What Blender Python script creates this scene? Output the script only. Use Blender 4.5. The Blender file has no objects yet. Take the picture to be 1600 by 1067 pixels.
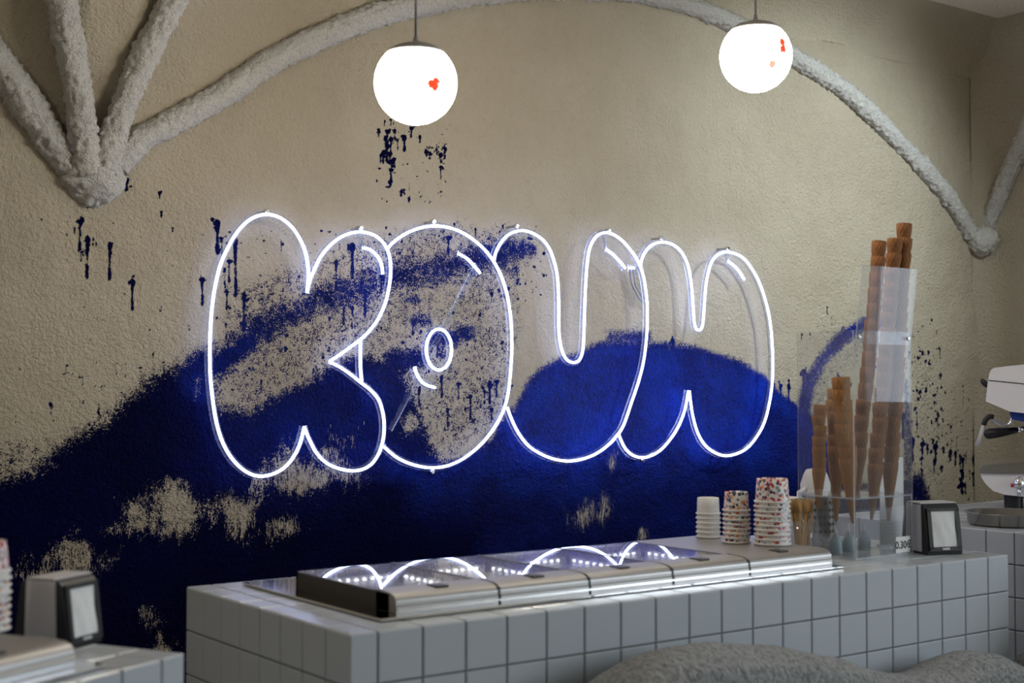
import bpy, math, random
import numpy as np
from mathutils import Vector, Matrix, noise as mn

# ------------------------------------------------------------------ camera, world, light, exposure
SC = bpy.context.scene
COL = SC.collection
FPX = 2150.0
YAW, PIT, CZ = math.radians(53.8), math.radians(1.87), 1.61
Fv = np.array([math.cos(YAW)*math.cos(PIT), math.sin(YAW)*math.cos(PIT), math.sin(PIT)])
Rv = np.array([math.sin(YAW), -math.cos(YAW), 0.0])
Uv = np.cross(Rv, Fv)
CAM = np.array([0.0, 0.0, CZ])

cd = bpy.data.cameras.new('camera')
cam = bpy.data.objects.new('camera', cd)
COL.objects.link(cam)
cd.sensor_width = 36.0
cd.lens = 36.0*FPX/1600.0
cd.clip_start = 0.05
m = Matrix.Identity(4)
for i in range(3):
    m[i][0], m[i][1], m[i][2], m[i][3] = Rv[i], Uv[i], -Fv[i], CAM[i]
cam.matrix_world = m
cd.dof.use_dof = True
cd.dof.focus_distance = 4.75
cd.dof.aperture_fstop = 3.2
SC.camera = cam

SC.view_settings.view_transform = 'Standard'
SC.view_settings.look = 'None'
SC.view_settings.gamma = 1.0
SC.view_settings.use_curve_mapping = False
SC.view_settings.exposure = 0.25

W = bpy.data.worlds.new('world')
SC.world = W
W.use_nodes = True
W.node_tree.nodes['Background'].inputs[0].default_value = (0.62, 0.78, 1.0, 1)
W.node_tree.nodes['Background'].inputs[1].default_value = 0.6

def area(name, loc, target, sx, sy, power, color):
    l = bpy.data.lights.new(name, 'AREA')
    l.shape = 'RECTANGLE'; l.size = sx; l.size_y = sy; l.energy = power; l.color = color
    o = bpy.data.objects.new(name, l); COL.objects.link(o)
    o.location = loc
    o.rotation_euler = (Vector(target)-Vector(loc)).to_track_quat('-Z', 'Y').to_euler()
    return o
XR = 5.72         # right wall
YW = 3.96         # back wall
ZC = 3.30         # ceiling
# two windows in the right wall: y0, y1, z0, z1, light; the second one's light is set weaker to soften its reflection in the acrylic
WINDOWS = [(-2.45, -0.10, 1.25, 2.95, 120), (0.12, 1.45, 1.47, 2.75, 7)]
for i, (wy0, wy1, wz0, wz1, pw) in enumerate(WINDOWS):
    area('window_daylight', (XR+0.22, (wy0+wy1)/2, (wz0+wz1)/2), (0, (wy0+wy1)/2, (wz0+wz1)/2), wy1-wy0, wz1-wz0, pw, (0.80, 0.90, 1.0))

# ------------------------------------------------------------------ tracing helpers: a pixel of the 1600x1067 frame onto a plane of the place
def ray(x, y):
    return Fv + Rv*(x-800)/FPX - Uv*(y-533.5)/FPX
def on_y(x, y, Y):
    d = ray(x, y); return CAM + d*Y/d[1]
def on_x(x, y, X):
    d = ray(x, y); return CAM + d*X/d[0]
def on_z(x, y, Z):
    d = ray(x, y); return CAM + d*(Z-CZ)/d[2]
def wallp(x, y):
    p = on_y(x, y, YW); return (p[0], p[2])
def pxscale(x, y):        # metres per pixel on the back wall (vertical)
    p = on_y(x, y, YW); return float((p-CAM) @ Fv)/FPX

# ------------------------------------------------------------------ material helpers
class NT:
    def __init__(s, name):
        s.m = bpy.data.materials.new(name); s.m.use_nodes = True
        s.t = s.m.node_tree; s.t.nodes.clear()
        s.out = s.n('ShaderNodeOutputMaterial')
    def n(s, kind, **kw):
        nd = s.t.nodes.new(kind)
        for k, v in kw.items():
            if k.startswith('_'): setattr(nd, k[1:], v)
        return nd
    def set(s, nd, sock, v):
        i = nd.inputs[sock]
        if isinstance(v, bpy.types.NodeSocket): s.t.links.new(v, i)
        else: i.default_value = v
    def math(s, op, a, b=0.0, c=0.0, clamp=False):
        nd = s.n('ShaderNodeMath', _operation=op, _use_clamp=clamp)
        s.set(nd, 0, a); s.set(nd, 1, b); s.set(nd, 2, c)
        return nd.outputs[0]
    def mix(s, f, a, b):
        nd = s.n('ShaderNodeMix', _data_type='RGBA')
        s.set(nd, 0, f); s.set(nd, 6, a); s.set(nd, 7, b)
        return nd.outputs[2]
    def noise(s, scale, detail=2.0, rough=0.5, vec=None, dist=0.0):
        nd = s.n('ShaderNodeTexNoise')
        s.set(nd, 'Scale', scale); s.set(nd, 'Detail', detail); s.set(nd, 'Roughness', rough); s.set(nd, 'Distortion', dist)
        if vec is not None: s.set(nd, 'Vector', vec)
        return nd.outputs[0]
    def obj(s):
        return s.n('ShaderNodeTexCoord').outputs['Object']
    def ramp(s, f, lo, hi):
        nd = s.n('ShaderNodeMapRange', _interpolation_type='SMOOTHSTEP')
        s.set(nd, 0, f); s.set(nd, 1, lo); s.set(nd, 2, hi)
        return nd.outputs[0]
    def attr(s, name):
        nd = s.n('ShaderNodeAttribute', _attribute_name=name)
        return nd.outputs['Fac']
    def bump(s, h, strength=0.5, dist=0.01, normal=None):
        nd = s.n('ShaderNodeBump'); s.set(nd, 'Strength', strength); s.set(nd, 'Distance', dist); s.set(nd, 'Height', h)
        if normal is not None: s.set(nd, 'Normal', normal)
        return nd.outputs[0]
    def pbr(s, color, rough=0.5, metal=0.0, normal=None, spec=0.5, trans=0.0, ior=1.45, emit=None, estr=0.0, coat=0.0):
        p = s.n('ShaderNodeBsdfPrincipled')
        s.set(p, 'Base Color', color if isinstance(color, bpy.types.NodeSocket) else (*color[:3], 1))
        s.set(p, 'Roughness', rough); s.set(p, 'Metallic', metal); s.set(p, 'Specular IOR Level', spec)
        s.set(p, 'Transmission Weight', trans); s.set(p, 'IOR', ior); s.set(p, 'Coat Weight', coat)
        if normal is not None: s.set(p, 'Normal', normal)
        if emit is not None:
            s.set(p, 'Emission Color', emit if isinstance(emit, bpy.types.NodeSocket) else (*emit[:3], 1)); s.set(p, 'Emission Strength', estr)
        s.t.links.new(p.outputs[0], s.out.inputs[0])
        return s.m

def simple(name, color, rough=0.5, metal=0.0, vary=0.06, scale=40.0, bump=0.0, bscale=200.0, **kw):
    t = NT(name)
    n = t.noise(scale, 3, 0.6, t.obj())
    a = tuple(max(0, c*(1-vary)) for c in color)+(1,); b = tuple(min(1, c*(1+vary)) for c in color)+(1,)
    nm = None
    if bump: nm = t.bump(t.noise(bscale, 3, 0.6, t.obj()), bump, 0.003)
    return t.pbr(t.mix(n, a, b), rough, metal, nm, **kw)

def stucco(name, c0, c1, scale=55, strength=0.6, dist=0.012, rough=0.85, grain=0.35):
    t = NT(name); o = t.obj()
    big = t.noise(1.4, 3, 0.55, o)
    h1 = t.noise(scale, 4, 0.6, o, 0.4)
    h2 = t.noise(scale*3.2, 2, 0.6, o)
    h = t.math('ADD', h1, t.math('MULTIPLY', h2, 0.35))
    col = t.mix(t.ramp(big, 0.3, 0.7), c0, c1)
    col = t.mix(t.math('MULTIPLY', t.ramp(h1, 0.55, 0.36), grain), col, tuple(x*0.45 for x in c0[:3])+(1,))
    return t.pbr(col, rough, 0, t.bump(h, strength, dist), spec=0.25)

def wall_paint_material():
    t = NT('cream_stucco_with_blue_spray_paint'); o = t.obj()
    dens, spl, streak, tone, spray = (t.attr(k) for k in ('paint_cover', 'paint_splat', 'paint_streak', 'paint_tone', 'paint_spray'))
    mp = t.n('ShaderNodeMapping'); t.set(mp, 'Vector', o); mp.inputs['Scale'].default_value = (1.0, 1.0, 0.16)
    def two(scale, det):
        a = t.noise(scale, det, 0.65, o, 0.2); b = t.noise(scale*1.1, det, 0.65, mp.outputs[0], 0.1)
        nd = t.n('ShaderNodeMix', _data_type='FLOAT'); t.set(nd, 0, streak); t.set(nd, 2, a); t.set(nd, 3, b)
        return nd.outputs[0]
    fine = two(260.0, 3.0)
    mid = two(48.0, 2.0)
    big = t.noise(9.0, 3, 0.6, o)
    n = t.math('ADD', t.math('MULTIPLY', fine, 0.62), t.math('ADD', t.math('MULTIPLY', mid, 0.26), t.math('MULTIPLY', big, 0.12)))
    thr = t.math('MULTIPLY_ADD', dens, 0.38, 0.31)
    diff = t.math('SUBTRACT', thr, n)
    hard = t.ramp(diff, -0.006, 0.014)
    soft = t.ramp(diff, -0.09, 0.09)
    nd = t.n('ShaderNodeMix', _data_type='FLOAT'); t.set(nd, 0, spray); t.set(nd, 2, hard); t.set(nd, 3, soft)
    speck = nd.outputs[0]
    wob = t.math('ADD', t.math('MULTIPLY_ADD', t.noise(170.0, 2, 0.6, o), 0.008, -0.004), t.math('MULTIPLY_ADD', t.noise(70.0, 2, 0.6, o), 0.007, -0.0038))
    nd2 = t.n('ShaderNodeMapRange', _interpolation_type='SMOOTHSTEP')
    t.set(nd2, 0, t.math('ADD', spl, wob)); t.set(nd2, 1, -0.001); t.set(nd2, 2, 0.001); t.set(nd2, 3, 1.0); t.set(nd2, 4, 0.0)
    paint = t.math('MAXIMUM', speck, nd2.outputs[0])
    wallc = t.mix(t.ramp(t.noise(1.3, 4, 0.6, o), 0.3, 0.7), (0.46, 0.40, 0.295, 1), (0.55, 0.485, 0.37, 1))
    wallc = t.mix(t.math('MULTIPLY', t.ramp(t.noise(30, 3, 0.7, o), 0.5, 0.8), 0.25), wallc, (0.36, 0.30, 0.21, 1))
    pn = t.math('ADD', t.math('MULTIPLY', t.ramp(t.noise(110.0, 3, 0.6, o), 0.36, 0.66), 0.42), t.math('MULTIPLY', t.ramp(t.noise(4.5, 4, 0.7, o), 0.35, 0.68), 0.5))
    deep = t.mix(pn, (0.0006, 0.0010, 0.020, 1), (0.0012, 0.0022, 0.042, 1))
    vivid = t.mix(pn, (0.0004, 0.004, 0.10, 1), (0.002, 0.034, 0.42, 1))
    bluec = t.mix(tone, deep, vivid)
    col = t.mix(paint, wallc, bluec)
    h1 = t.noise(85, 4, 0.6, o, 0.3); h2 = t.noise(230, 2, 0.6, o)
    h = t.math('ADD', h1, t.math('MULTIPLY', h2, 0.4))
    h = t.math('ADD', h, t.math('MULTIPLY', t.noise(9, 2, 0.5, o), 1.5))
    rough = t.math('MULTIPLY_ADD', paint, -0.45, 0.85)
    spec = t.math('MULTIPLY_ADD', t.math('MULTIPLY', paint, t.math('SUBTRACT', 1.0, tone)), -0.13, 0.17)
    return t.pbr(col, rough, 0, t.bump(h, 0.9, 0.018), spec=spec)

def glass_mix(name, tint, body, fog, rough=0.02, ior=1.5, mist=None):
    """clear sheet: fresnel gloss over a mix of see-through and a little hazy body"""
    t = NT(name)
    tr = t.n('ShaderNodeBsdfTransparent'); t.set(tr, 0, (*tint, 1))
    df = t.n('ShaderNodeBsdfDiffuse'); t.set(df, 0, (*body, 1))
    mx = t.n('ShaderNodeMixShader')
    if mist:
        t.set(mx, 0, t.math('MULTIPLY', t.ramp(t.noise(mist, 3, 0.7, t.obj()), 0.38, 0.66), fog))
    else:
        t.set(mx, 0, fog)
    t.t.links.new(tr.outputs[0], mx.inputs[1]); t.t.links.new(df.outputs[0], mx.inputs[2])
    gl = t.n('ShaderNodeBsdfGlossy'); t.set(gl, 'Roughness', rough); t.set(gl, 0, (1, 1, 1, 1))
    fr = t.n('ShaderNodeFresnel')
    t.set(fr, 0, t.math('MULTIPLY_ADD', t.n('ShaderNodeNewGeometry').outputs['Backfacing'], 1.0/ior-ior, ior))   # the same gloss on both faces of the sheet
    m2 = t.n('ShaderNodeMixShader'); t.set(m2, 0, fr.outputs[0])
    t.t.links.new(mx.outputs[0], m2.inputs[1]); t.t.links.new(gl.outputs[0], m2.inputs[2])
    t.t.links.new(m2.outputs[0], t.out.inputs[0])
    return t.m

def emitter(name, color, strength):
    t = NT(name)
    n = t.noise(30, 1, 0.5, t.obj())
    return t.pbr((0.8, 0.8, 0.8), 0.4, emit=t.mix(n, tuple(c*0.97 for c in color)+(1,), (*color, 1)), estr=strength)

def confetti_material():
    t = NT('confetti_printed_paper'); o = t.obj()
    v = t.n('ShaderNodeTexVoronoi'); t.set(v, 'Scale', 130.0); t.set(v, 'Vector', o)
    wn = t.n('ShaderNodeTexWhiteNoise', _noise_dimensions='3D'); t.set(wn, 'Vector', v.outputs['Color'])
    cr = t.n('ShaderNodeValToRGB'); cr.color_ramp.interpolation = 'CONSTANT'
    stops = [(0.0, (0.78, 0.76, 0.74)), (0.25, (0.02, 0.03, 0.06)), (0.38, (0.45, 0.04, 0.06)), (0.58, (0.80, 0.78, 0.75)),
             (0.68, (0.10, 0.28, 0.34)), (0.78, (0.75, 0.30, 0.10)), (0.87, (0.70, 0.45, 0.50))]
    el = cr.color_ramp.elements
    el[0].position = 0.0; el[0].color = (*stops[0][1], 1)
    el[1].position = stops[1][0]; el[1].color = (*stops[1][1], 1)
    for p, c in stops[2:]:
        e = el.new(p); e.color = (*c, 1)
    t.set(cr, 0, wn.outputs['Value'])
    nd = t.n('ShaderNodeMapRange'); t.set(nd, 0, v.outputs['Distance']); t.set(nd, 1, 0.60); t.set(nd, 2, 0.72); t.set(nd, 3, 1.0); t.set(nd, 4, 0.0)
    col = t.mix(nd.outputs[0], (0.78, 0.76, 0.74, 1), cr.outputs[0])
    return t.pbr(col, 0.45)

def cone_material(name, c0, c1, pitch):
    t = NT(name); o = t.obj()
    sx = t.n('ShaderNodeSeparateXYZ'); t.set(sx, 0, o)
    ang = t.math('ARCTAN2', sx.outputs[1], sx.outputs[0])
    def grid(sign):
        ph = t.math('ADD', t.math('MULTIPLY', ang, 6.0*sign), t.math('MULTIPLY', sx.outputs[2], pitch))
        return t.math('POWER', t.math('ABSOLUTE', t.math('SINE', ph)), 0.35)
    g = t.math('MULTIPLY', grid(1), grid(-1))
    n = t.noise(60, 3, 0.6, o)
    col = t.mix(n, (*c0, 1), (*c1, 1))
    return t.pbr(col, 0.7, 0, t.bump(g, 0.7, 0.003), spec=0.2)

def globe_material(name, spots):
    t = NT(name); o = t.obj()
    mask = None
    for (p, r, str_) in spots:
        d = t.n('ShaderNodeVectorMath', _operation='DISTANCE'); t.set(d, 0, o); d.inputs[1].default_value = p
        nn = t.math('MULTIPLY_ADD', t.noise(90, 2, 0.6, o), r*0.9, d.outputs['Value'])
        k = t.n('ShaderNodeMapRange', _interpolation_type='SMOOTHSTEP'); t.set(k, 0, nn); t.set(k, 1, r*0.9); t.set(k, 2, r*1.5); t.set(k, 3, str_); t.set(k, 4, 0.0)
        mask = k.outputs[0] if mask is None else t.math('MAXIMUM', mask, k.outputs[0])
    col = t.mix(mask, (1.0, 0.90, 0.76, 1), (0.72/GLOBE, 0.06/GLOBE, 0.015/GLOBE, 1))
    return t.pbr(t.mix(mask, (0.9, 0.9, 0.88, 1), (0.55, 0.03, 0.01, 1)), 0.25, emit=col, estr=GLOBE)

GLOBE = 30.0
M = {}
M['wall'] = wall_paint_material()
M['stucco'] = stucco('cream_stucco', (0.46, 0.40, 0.295, 1), (0.55, 0.485, 0.37, 1), 85, 0.9, 0.018, grain=0.08)
M['ceiling'] = stucco('ceiling_stucco', (0.68, 0.63, 0.54, 1), (0.76, 0.71, 0.62, 1), 60, 0.7, grain=0.1)
M['rib'] = stucco('rough_white_plaster', (0.76, 0.73, 0.67, 1), (0.86, 0.84, 0.79, 1), 140, 0.9, 0.02)
M['bench'] = stucco('grey_rough_render', (0.56, 0.575, 0.58, 1), (0.68, 0.69, 0.69, 1), 75, 1.0, 0.06, grain=0.6)
M['floor'] = simple('grey_floor', (0.30, 0.27, 0.24), 0.5, vary=0.15, scale=4)
M['tile'] = simple('white_glazed_tile', (0.47, 0.51, 0.55), 0.22, vary=0.02, scale=9, bump=0.05, bscale=14)
M['grout'] = simple('grey_grout', (0.16, 0.155, 0.15), 0.9, vary=0.15, scale=90)
M['steel'] = simple('brushed_steel', (0.60, 0.60, 0.60), 0.24, 1.0, vary=0.08, scale=60)
M['plate'] = simple('polished_steel', (0.62, 0.62, 0.62), 0.07, 1.0, vary=0.05, scale=30)
M['pan'] = simple('worn_dark_steel', (0.30, 0.285, 0.265), 0.28, 1.0, vary=0.15, scale=25)
M['alu'] = simple('satin_aluminium', (0.40, 0.39, 0.38), 0.50, 1.0, vary=0.04, scale=50)
M['dark_metal'] = simple('dark_metal', (0.07, 0.065, 0.06), 0.4, 0.6, vary=0.1)
M['tub'] = simple('tub_liner', (0.72, 0.73, 0.78), 0.45, 0.0, vary=0.05)
M['lid_glass'] = glass_mix('misted_lid_glass', (0.80, 0.82, 0.85), (0.52, 0.52, 0.60), 0.95, 0.012, 1.5, mist=260.0)
M['led'] = emitter('led_dots', (1.0, 0.96, 0.90), 16.0)
M['neon'] = emitter('neon_white', (0.50, 0.57, 1.0), 10.0)
M['acrylic'] = glass_mix('clear_acrylic', (0.95, 0.96, 0.97), (0.8, 0.82, 0.85), 0.035, 0.01, 1.49)
M['acrylic_edge'] = glass_mix('polished_acrylic_edge', (0.85, 0.88, 0.92), (0.85, 0.87, 0.92), 0.38, 0.05, 1.49)
M['backing'] = glass_mix('sign_acrylic', (0.93, 0.95, 0.98), (0.75, 0.8, 0.9), 0.02, 0.15, 1.25)
M['strut'] = glass_mix('strut_acrylic', (0.88, 0.90, 0.93), (0.75, 0.8, 0.9), 0.004, 0.25, 1.2)
M['cable'] = simple('grey_cable', (0.22, 0.22, 0.23), 0.5)
M['black'] = simple('black_plastic', (0.018, 0.018, 0.020), 0.38, vary=0.1)
M['silver'] = simple('silver_panel', (0.60, 0.59, 0.61), 0.4, 0.1, vary=0.03)
M['napkin'] = simple('white_napkin', (0.78, 0.79, 0.78), 0.9, vary=0.05, scale=30, bump=0.4, bscale=60)
M['white_paper'] = simple('white_paper', (0.74, 0.73, 0.71), 0.6, vary=0.02)
M['confetti'] = confetti_material()
M['cone_dark'] = cone_material('sugar_cone', (0.21, 0.085, 0.030), (0.29, 0.13, 0.052), 130)
M['cone_light'] = cone_material('wafer_cone', (0.33, 0.15, 0.052), (0.42, 0.21, 0.08), 90)
M['wood'] = simple('birch_wood', (0.56, 0.36, 0.16), 0.6, vary=0.3, scale=60)
M['machine'] = simple('white_enamel', (0.86, 0.85, 0.90), 0.25, vary=0.02)
M['blue_trim'] = simple('blue_trim', (0.02, 0.05, 0.30), 0.3)
M['chrome'] = simple('chrome', (0.75, 0.75, 0.77), 0.12, 1.0, vary=0.03)
M['red'] = simple('red_plastic', (0.5, 0.03, 0.02), 0.4)
M['lampcap'] = simple('grey_lamp_cap', (0.26, 0.25, 0.24), 0.5, 0.2)
M['ink'] = simple('dark_ink', (0.02, 0.02, 0.035), 0.7)
M['greyblue'] = simple('grey_blue_plastic', (0.25, 0.34, 0.38), 0.3)
M['window'] = simple('white_window_frame', (0.7, 0.7, 0.7), 0.4)

# ------------------------------------------------------------------ mesh helpers
class MB:
    def __init__(s):
        s.v = []; s.f = []; s.mi = []; s.sm = []
    def add(s, vs, fs, mi=0, smooth=False):
        b = len(s.v); s.v += [tuple(map(float, v)) for v in vs]
        for f in fs:
            s.f.append(tuple(i+b for i in f)); s.mi.append(mi); s.sm.append(smooth)
        return s
    def box(s, x0, x1, y0, y1, z0, z1, mi=0):
        vs = [(x, y, z) for z in (z0, z1) for y in (y0, y1) for x in (x0, x1)]
        return s.add(vs, [(0, 2, 3, 1), (4, 5, 7, 6), (0, 1, 5, 4), (2, 6, 7, 3), (0, 4, 6, 2), (1, 3, 7, 5)], mi)
    def bevbox(s, x0, x1, y0, y1, z0, z1, b, mi=0):
        """box with chamfered edges"""
        X, Y, Z = (x0, x1), (y0, y1), (z0, z1); vs = []; idx = {}
        for i in (0, 1):
            for j in (0, 1):
                for k in (0, 1):
                    sx, sy, sz = (1 if i == 0 else -1)*b, (1 if j == 0 else -1)*b, (1 if k == 0 else -1)*b
                    for a, p in enumerate(((X[i], Y[j]+sy, Z[k]+sz), (X[i]+sx, Y[j], Z[k]+sz), (X[i]+sx, Y[j]+sy, Z[k]))):
                        idx[(i, j, k, a)] = len(vs); vs.append(p)
        fs = []
        g = lambda i, j, k, a: idx[(i, j, k, a)]
        fs += [(g(0,0,0,0), g(0,0,1,0), g(0,1,1,0), g(0,1,0,0)), (g(1,0,0,0), g(1,1,0,0), g(1,1,1,0), g(1,0,1,0)),
               (g(0,0,0,1), g(1,0,0,1), g(1,0,1,1), g(0,0,1,1)), (g(0,1,0,1), g(0,1,1,1), g(1,1,1,1), g(1,1,0,1)),
               (g(0,0,0,2), g(0,1,0,2), g(1,1,0,2), g(1,0,0,2)), (g(0,0,1,2), g(1,0,1,2), g(1,1,1,2), g(0,1,1,2))]
        for k in (0, 1):
            for j in (0, 1): fs.append((g(0,j,k,1), g(1,j,k,1), g(1,j,k,2), g(0,j,k,2)))
            for i in (0, 1): fs.append((g(i,0,k,0), g(i,1,k,0), g(i,1,k,2), g(i,0,k,2)))
        for i in (0, 1):
            for j in (0, 1): fs.append((g(i,j,0,0), g(i,j,1,0), g(i,j,1,1), g(i,j,0,1)))
        for i in (0, 1):
            for j in (0, 1):
                for k in (0, 1): fs.append((g(i,j,k,0), g(i,j,k,1), g(i,j,k,2)))
        return s.add(vs, fs, mi)
    def lathe(s, prof, n=32, mi=0, center=(0, 0, 0), smooth=True, cap=True):
        vs = []; fs = []
        cx, cy, cz = center
        for r, z in prof:
            for k in range(n):
                a = 2*math.pi*k/n; vs.append((cx+r*math.cos(a), cy+r*math.sin(a), cz+z))
        for i in range(len(prof)-1):
            for k in range(n):
                k2 = (k+1) % n
                fs.append((i*n+k, i*n+k2, (i+1)*n+k2, (i+1)*n+k))
        s.add(vs, fs, mi, smooth)
        b = len(s.v)-len(vs)
        if cap:
            if prof[0][0] > 1e-5: s.f.append(tuple(b+k for k in range(n))[::-1]); s.mi.append(mi); s.sm.append(False)
            if prof[-1][0] > 1e-5: s.f.append(tuple(b+(len(prof)-1)*n+k for k in range(n))); s.mi.append(mi); s.sm.append(False)
        return s
    def tube(s, pts, r, n=10, mi=0, closed=False, radii=None, cap=True):
        P = [Vector(p) for p in pts]; N = len(P); vs = []; fs = []
        up = None
        for i, p in enumerate(P):
            if closed: t = (P[(i+1) % N]-P[i-1])
            else: t = P[min(i+1, N-1)]-P[max(i-1, 0)]
            t.normalize()
            if up is None:
                a = Vector((0, 0, 1)) if abs(t.z) < 0.9 else Vector((1, 0, 0))
                up = (a-t*a.dot(t)).normalized()
            else:
                up = (up-t*up.dot(t)).normalized()
            sd = t.cross(up); rr = radii[i] if radii else r
            for k in range(n):
                a = 2*math.pi*k/n; vs.append(p+(up*math.cos(a)+sd*math.sin(a))*rr)
        for i in range(N if closed else N-1):
            j = (i+1) % N
            for k in range(n):
                k2 = (k+1) % n; fs.append((i*n+k, i*n+k2, j*n+k2, j*n+k))
        s.add(vs, fs, mi, True)
        b = len(s.v)-len(vs)
        if cap and not closed:
            s.f.append(tuple(b+k for k in range(n))[::-1]); s.mi.append(mi); s.sm.append(False)
            s.f.append(tuple(b+(N-1)*n+k for k in range(n))); s.mi.append(mi); s.sm.append(False)
        return s
    def prism(s, prof, a, b, axis='y', mi=0):
        """closed profile (two coordinates) extruded along an axis"""
        n = len(prof)
        def p3(u, w, q):
            return {'y': (u, q, w), 'x': (q, u, w), 'z': (u, w, q)}[axis]
        vs = [p3(u, w, a) for u, w in prof]+[p3(u, w, b) for u, w in prof]
        fs = [tuple(range(n))[::-1], tuple(range(n, 2*n))]+[(i, (i+1) % n, n+(i+1) % n, n+i) for i in range(n)]
        return s.add(vs, fs, mi)
    def mesh(s, name, mats):
        me = bpy.data.meshes.new(name); me.from_pydata(s.v, [], s.f)
        for mt in (mats if isinstance(mats, (list, tuple)) else [mats]): me.materials.append(mt)
        me.polygons.foreach_set('material_index', s.mi); me.polygons.foreach_set('use_smooth', s.sm)
        me.update()
        return me
    def build(s, name, mats, parent=None):
        return put(name, s.mesh(name, mats), parent)

def put(name, me, parent=None, loc=None, rot=None):
    o = bpy.data.objects.new(name, me); COL.objects.link(o)
    if parent is not None: o.parent = parent
    if loc is not None: o.location = loc
    if rot is not None: o.rotation_euler = rot
    return o
def tag(o, label=None, cat=None, group=None, kind=None):
    for k, v in (('label', label), ('category', cat), ('group', group), ('kind', kind)):
        if v: o[k] = v
    return o
def thing(name, label, cat, loc=(0, 0, 0), rz=0.0, group=None):
    o = bpy.data.objects.new(name, None); COL.objects.link(o)
    o.location = loc; o.rotation_euler = (0, 0, rz); o.empty_display_size = 0.05
    return tag(o, label, cat, group)
def copy_tree(o, parent=None):
    c = o.copy(); COL.objects.link(c); c.parent = parent
    for ch in list(o.children): copy_tree(ch, c)
    return c
def catmull(pts, step=6):
    P = [np.array(p, float) for p in pts]; out = []
    for i in range(len(P)-1):
        p0 = P[i-1] if i > 0 else 2*P[0]-P[1]; p1, p2 = P[i], P[i+1]
        p3 = P[i+2] if i+2 < len(P) else 2*P[-1]-P[-2]
        for k in range(step):
            t = k/step
            out.append(0.5*((2*p1)+(-p0+p2)*t+(2*p0-5*p1+4*p2-p3)*t*t+(-p0+3*p1-3*p2+p3)*t**3))
    out.append(P[-1]); return out
random.seed(7)

# ------------------------------------------------------------------ ribs of the vault (pixel traces on the wall)
RIB_A = [(112, 262), (85, 228), (50, 178), (15, 122), (-12, 85), (-60, 20), (-120, -50), (-190, -140), (-280, -240), (-370, -320)]
RIB_D = [(180, 262), (215, 222), (255, 198), (305, 172), (360, 138), (430, 92), (500, 57), (560, 33), (640, 10), (720, -5), (800, -15),
         (900, -18), (1000, -10), (1060, 4), (1120, 27), (1190, 58), (1240, 90), (1300, 127), (1350, 168), (1400, 218), (1450, 272), (1490, 322), (1517, 368)]
RIB_B = [(140, 275), (131, 225), (124, 160), (113, 90), (99, 20), (90, -40), (82, -110), (74, -200), (68, -300)]
RIB_C = [(162, 270), (176, 215), (198, 155), (225, 90), (255, 32), (282, -20), (315, -90), (350, -165), (392, -255)]
aw = [wallp(*p) for p in RIB_A][::-1]; dw = [wallp(*p) for p in RIB_D]
arch_x = np.array([p[0] for p in aw]+[p[0] for p in dw]); arch_z = np.array([p[1] for p in aw]+[p[1] for p in dw])
fx0, fx1 = wallp(470, 60)[0], wallp(760, 60)[0]
def vault(x, z):
    """how far the vault leans out from the wall plane above the left ribs"""
    above = np.maximum(0.0, z-np.interp(x, arch_x, arch_z)-0.02)
    t = np.clip((x-fx0)/(fx1-fx0), 0, 1); fade = 1-t*t*(3-2*t)
    return fade*0.42*(np.sqrt(above*above+0.01)-0.1)

# ------------------------------------------------------------------ back wall with the spray paint
def smooth01(t):
    t = np.clip(t, 0, 1); return t*t*(3-2*t)
def seg_dist(X, Z, a, b):
    ax, az = a; bx, bz = b; dx, dz = bx-ax, bz-az; L = dx*dx+dz*dz+1e-12
    t = np.clip(((X-ax)*dx+(Z-az)*dz)/L, 0, 1)
    return np.hypot(X-ax-t*dx, Z-az-t*dz), t
def poly_sd(X, Z, pts):
    d = np.full(X.shape, 9.0); inside = np.zeros(X.shape, bool); n = len(pts)
    for i in range(n):
        a, b = pts[i], pts[(i+1) % n]
        d = np.minimum(d, seg_dist(X, Z, a, b)[0])
        c = ((a[1] > Z) != (b[1] > Z)) & (X < (b[0]-a[0])*(Z-a[1])/(b[1]-a[1]+1e-12)+a[0])
        inside ^= c
    return np.where(inside, d, -d)

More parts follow.
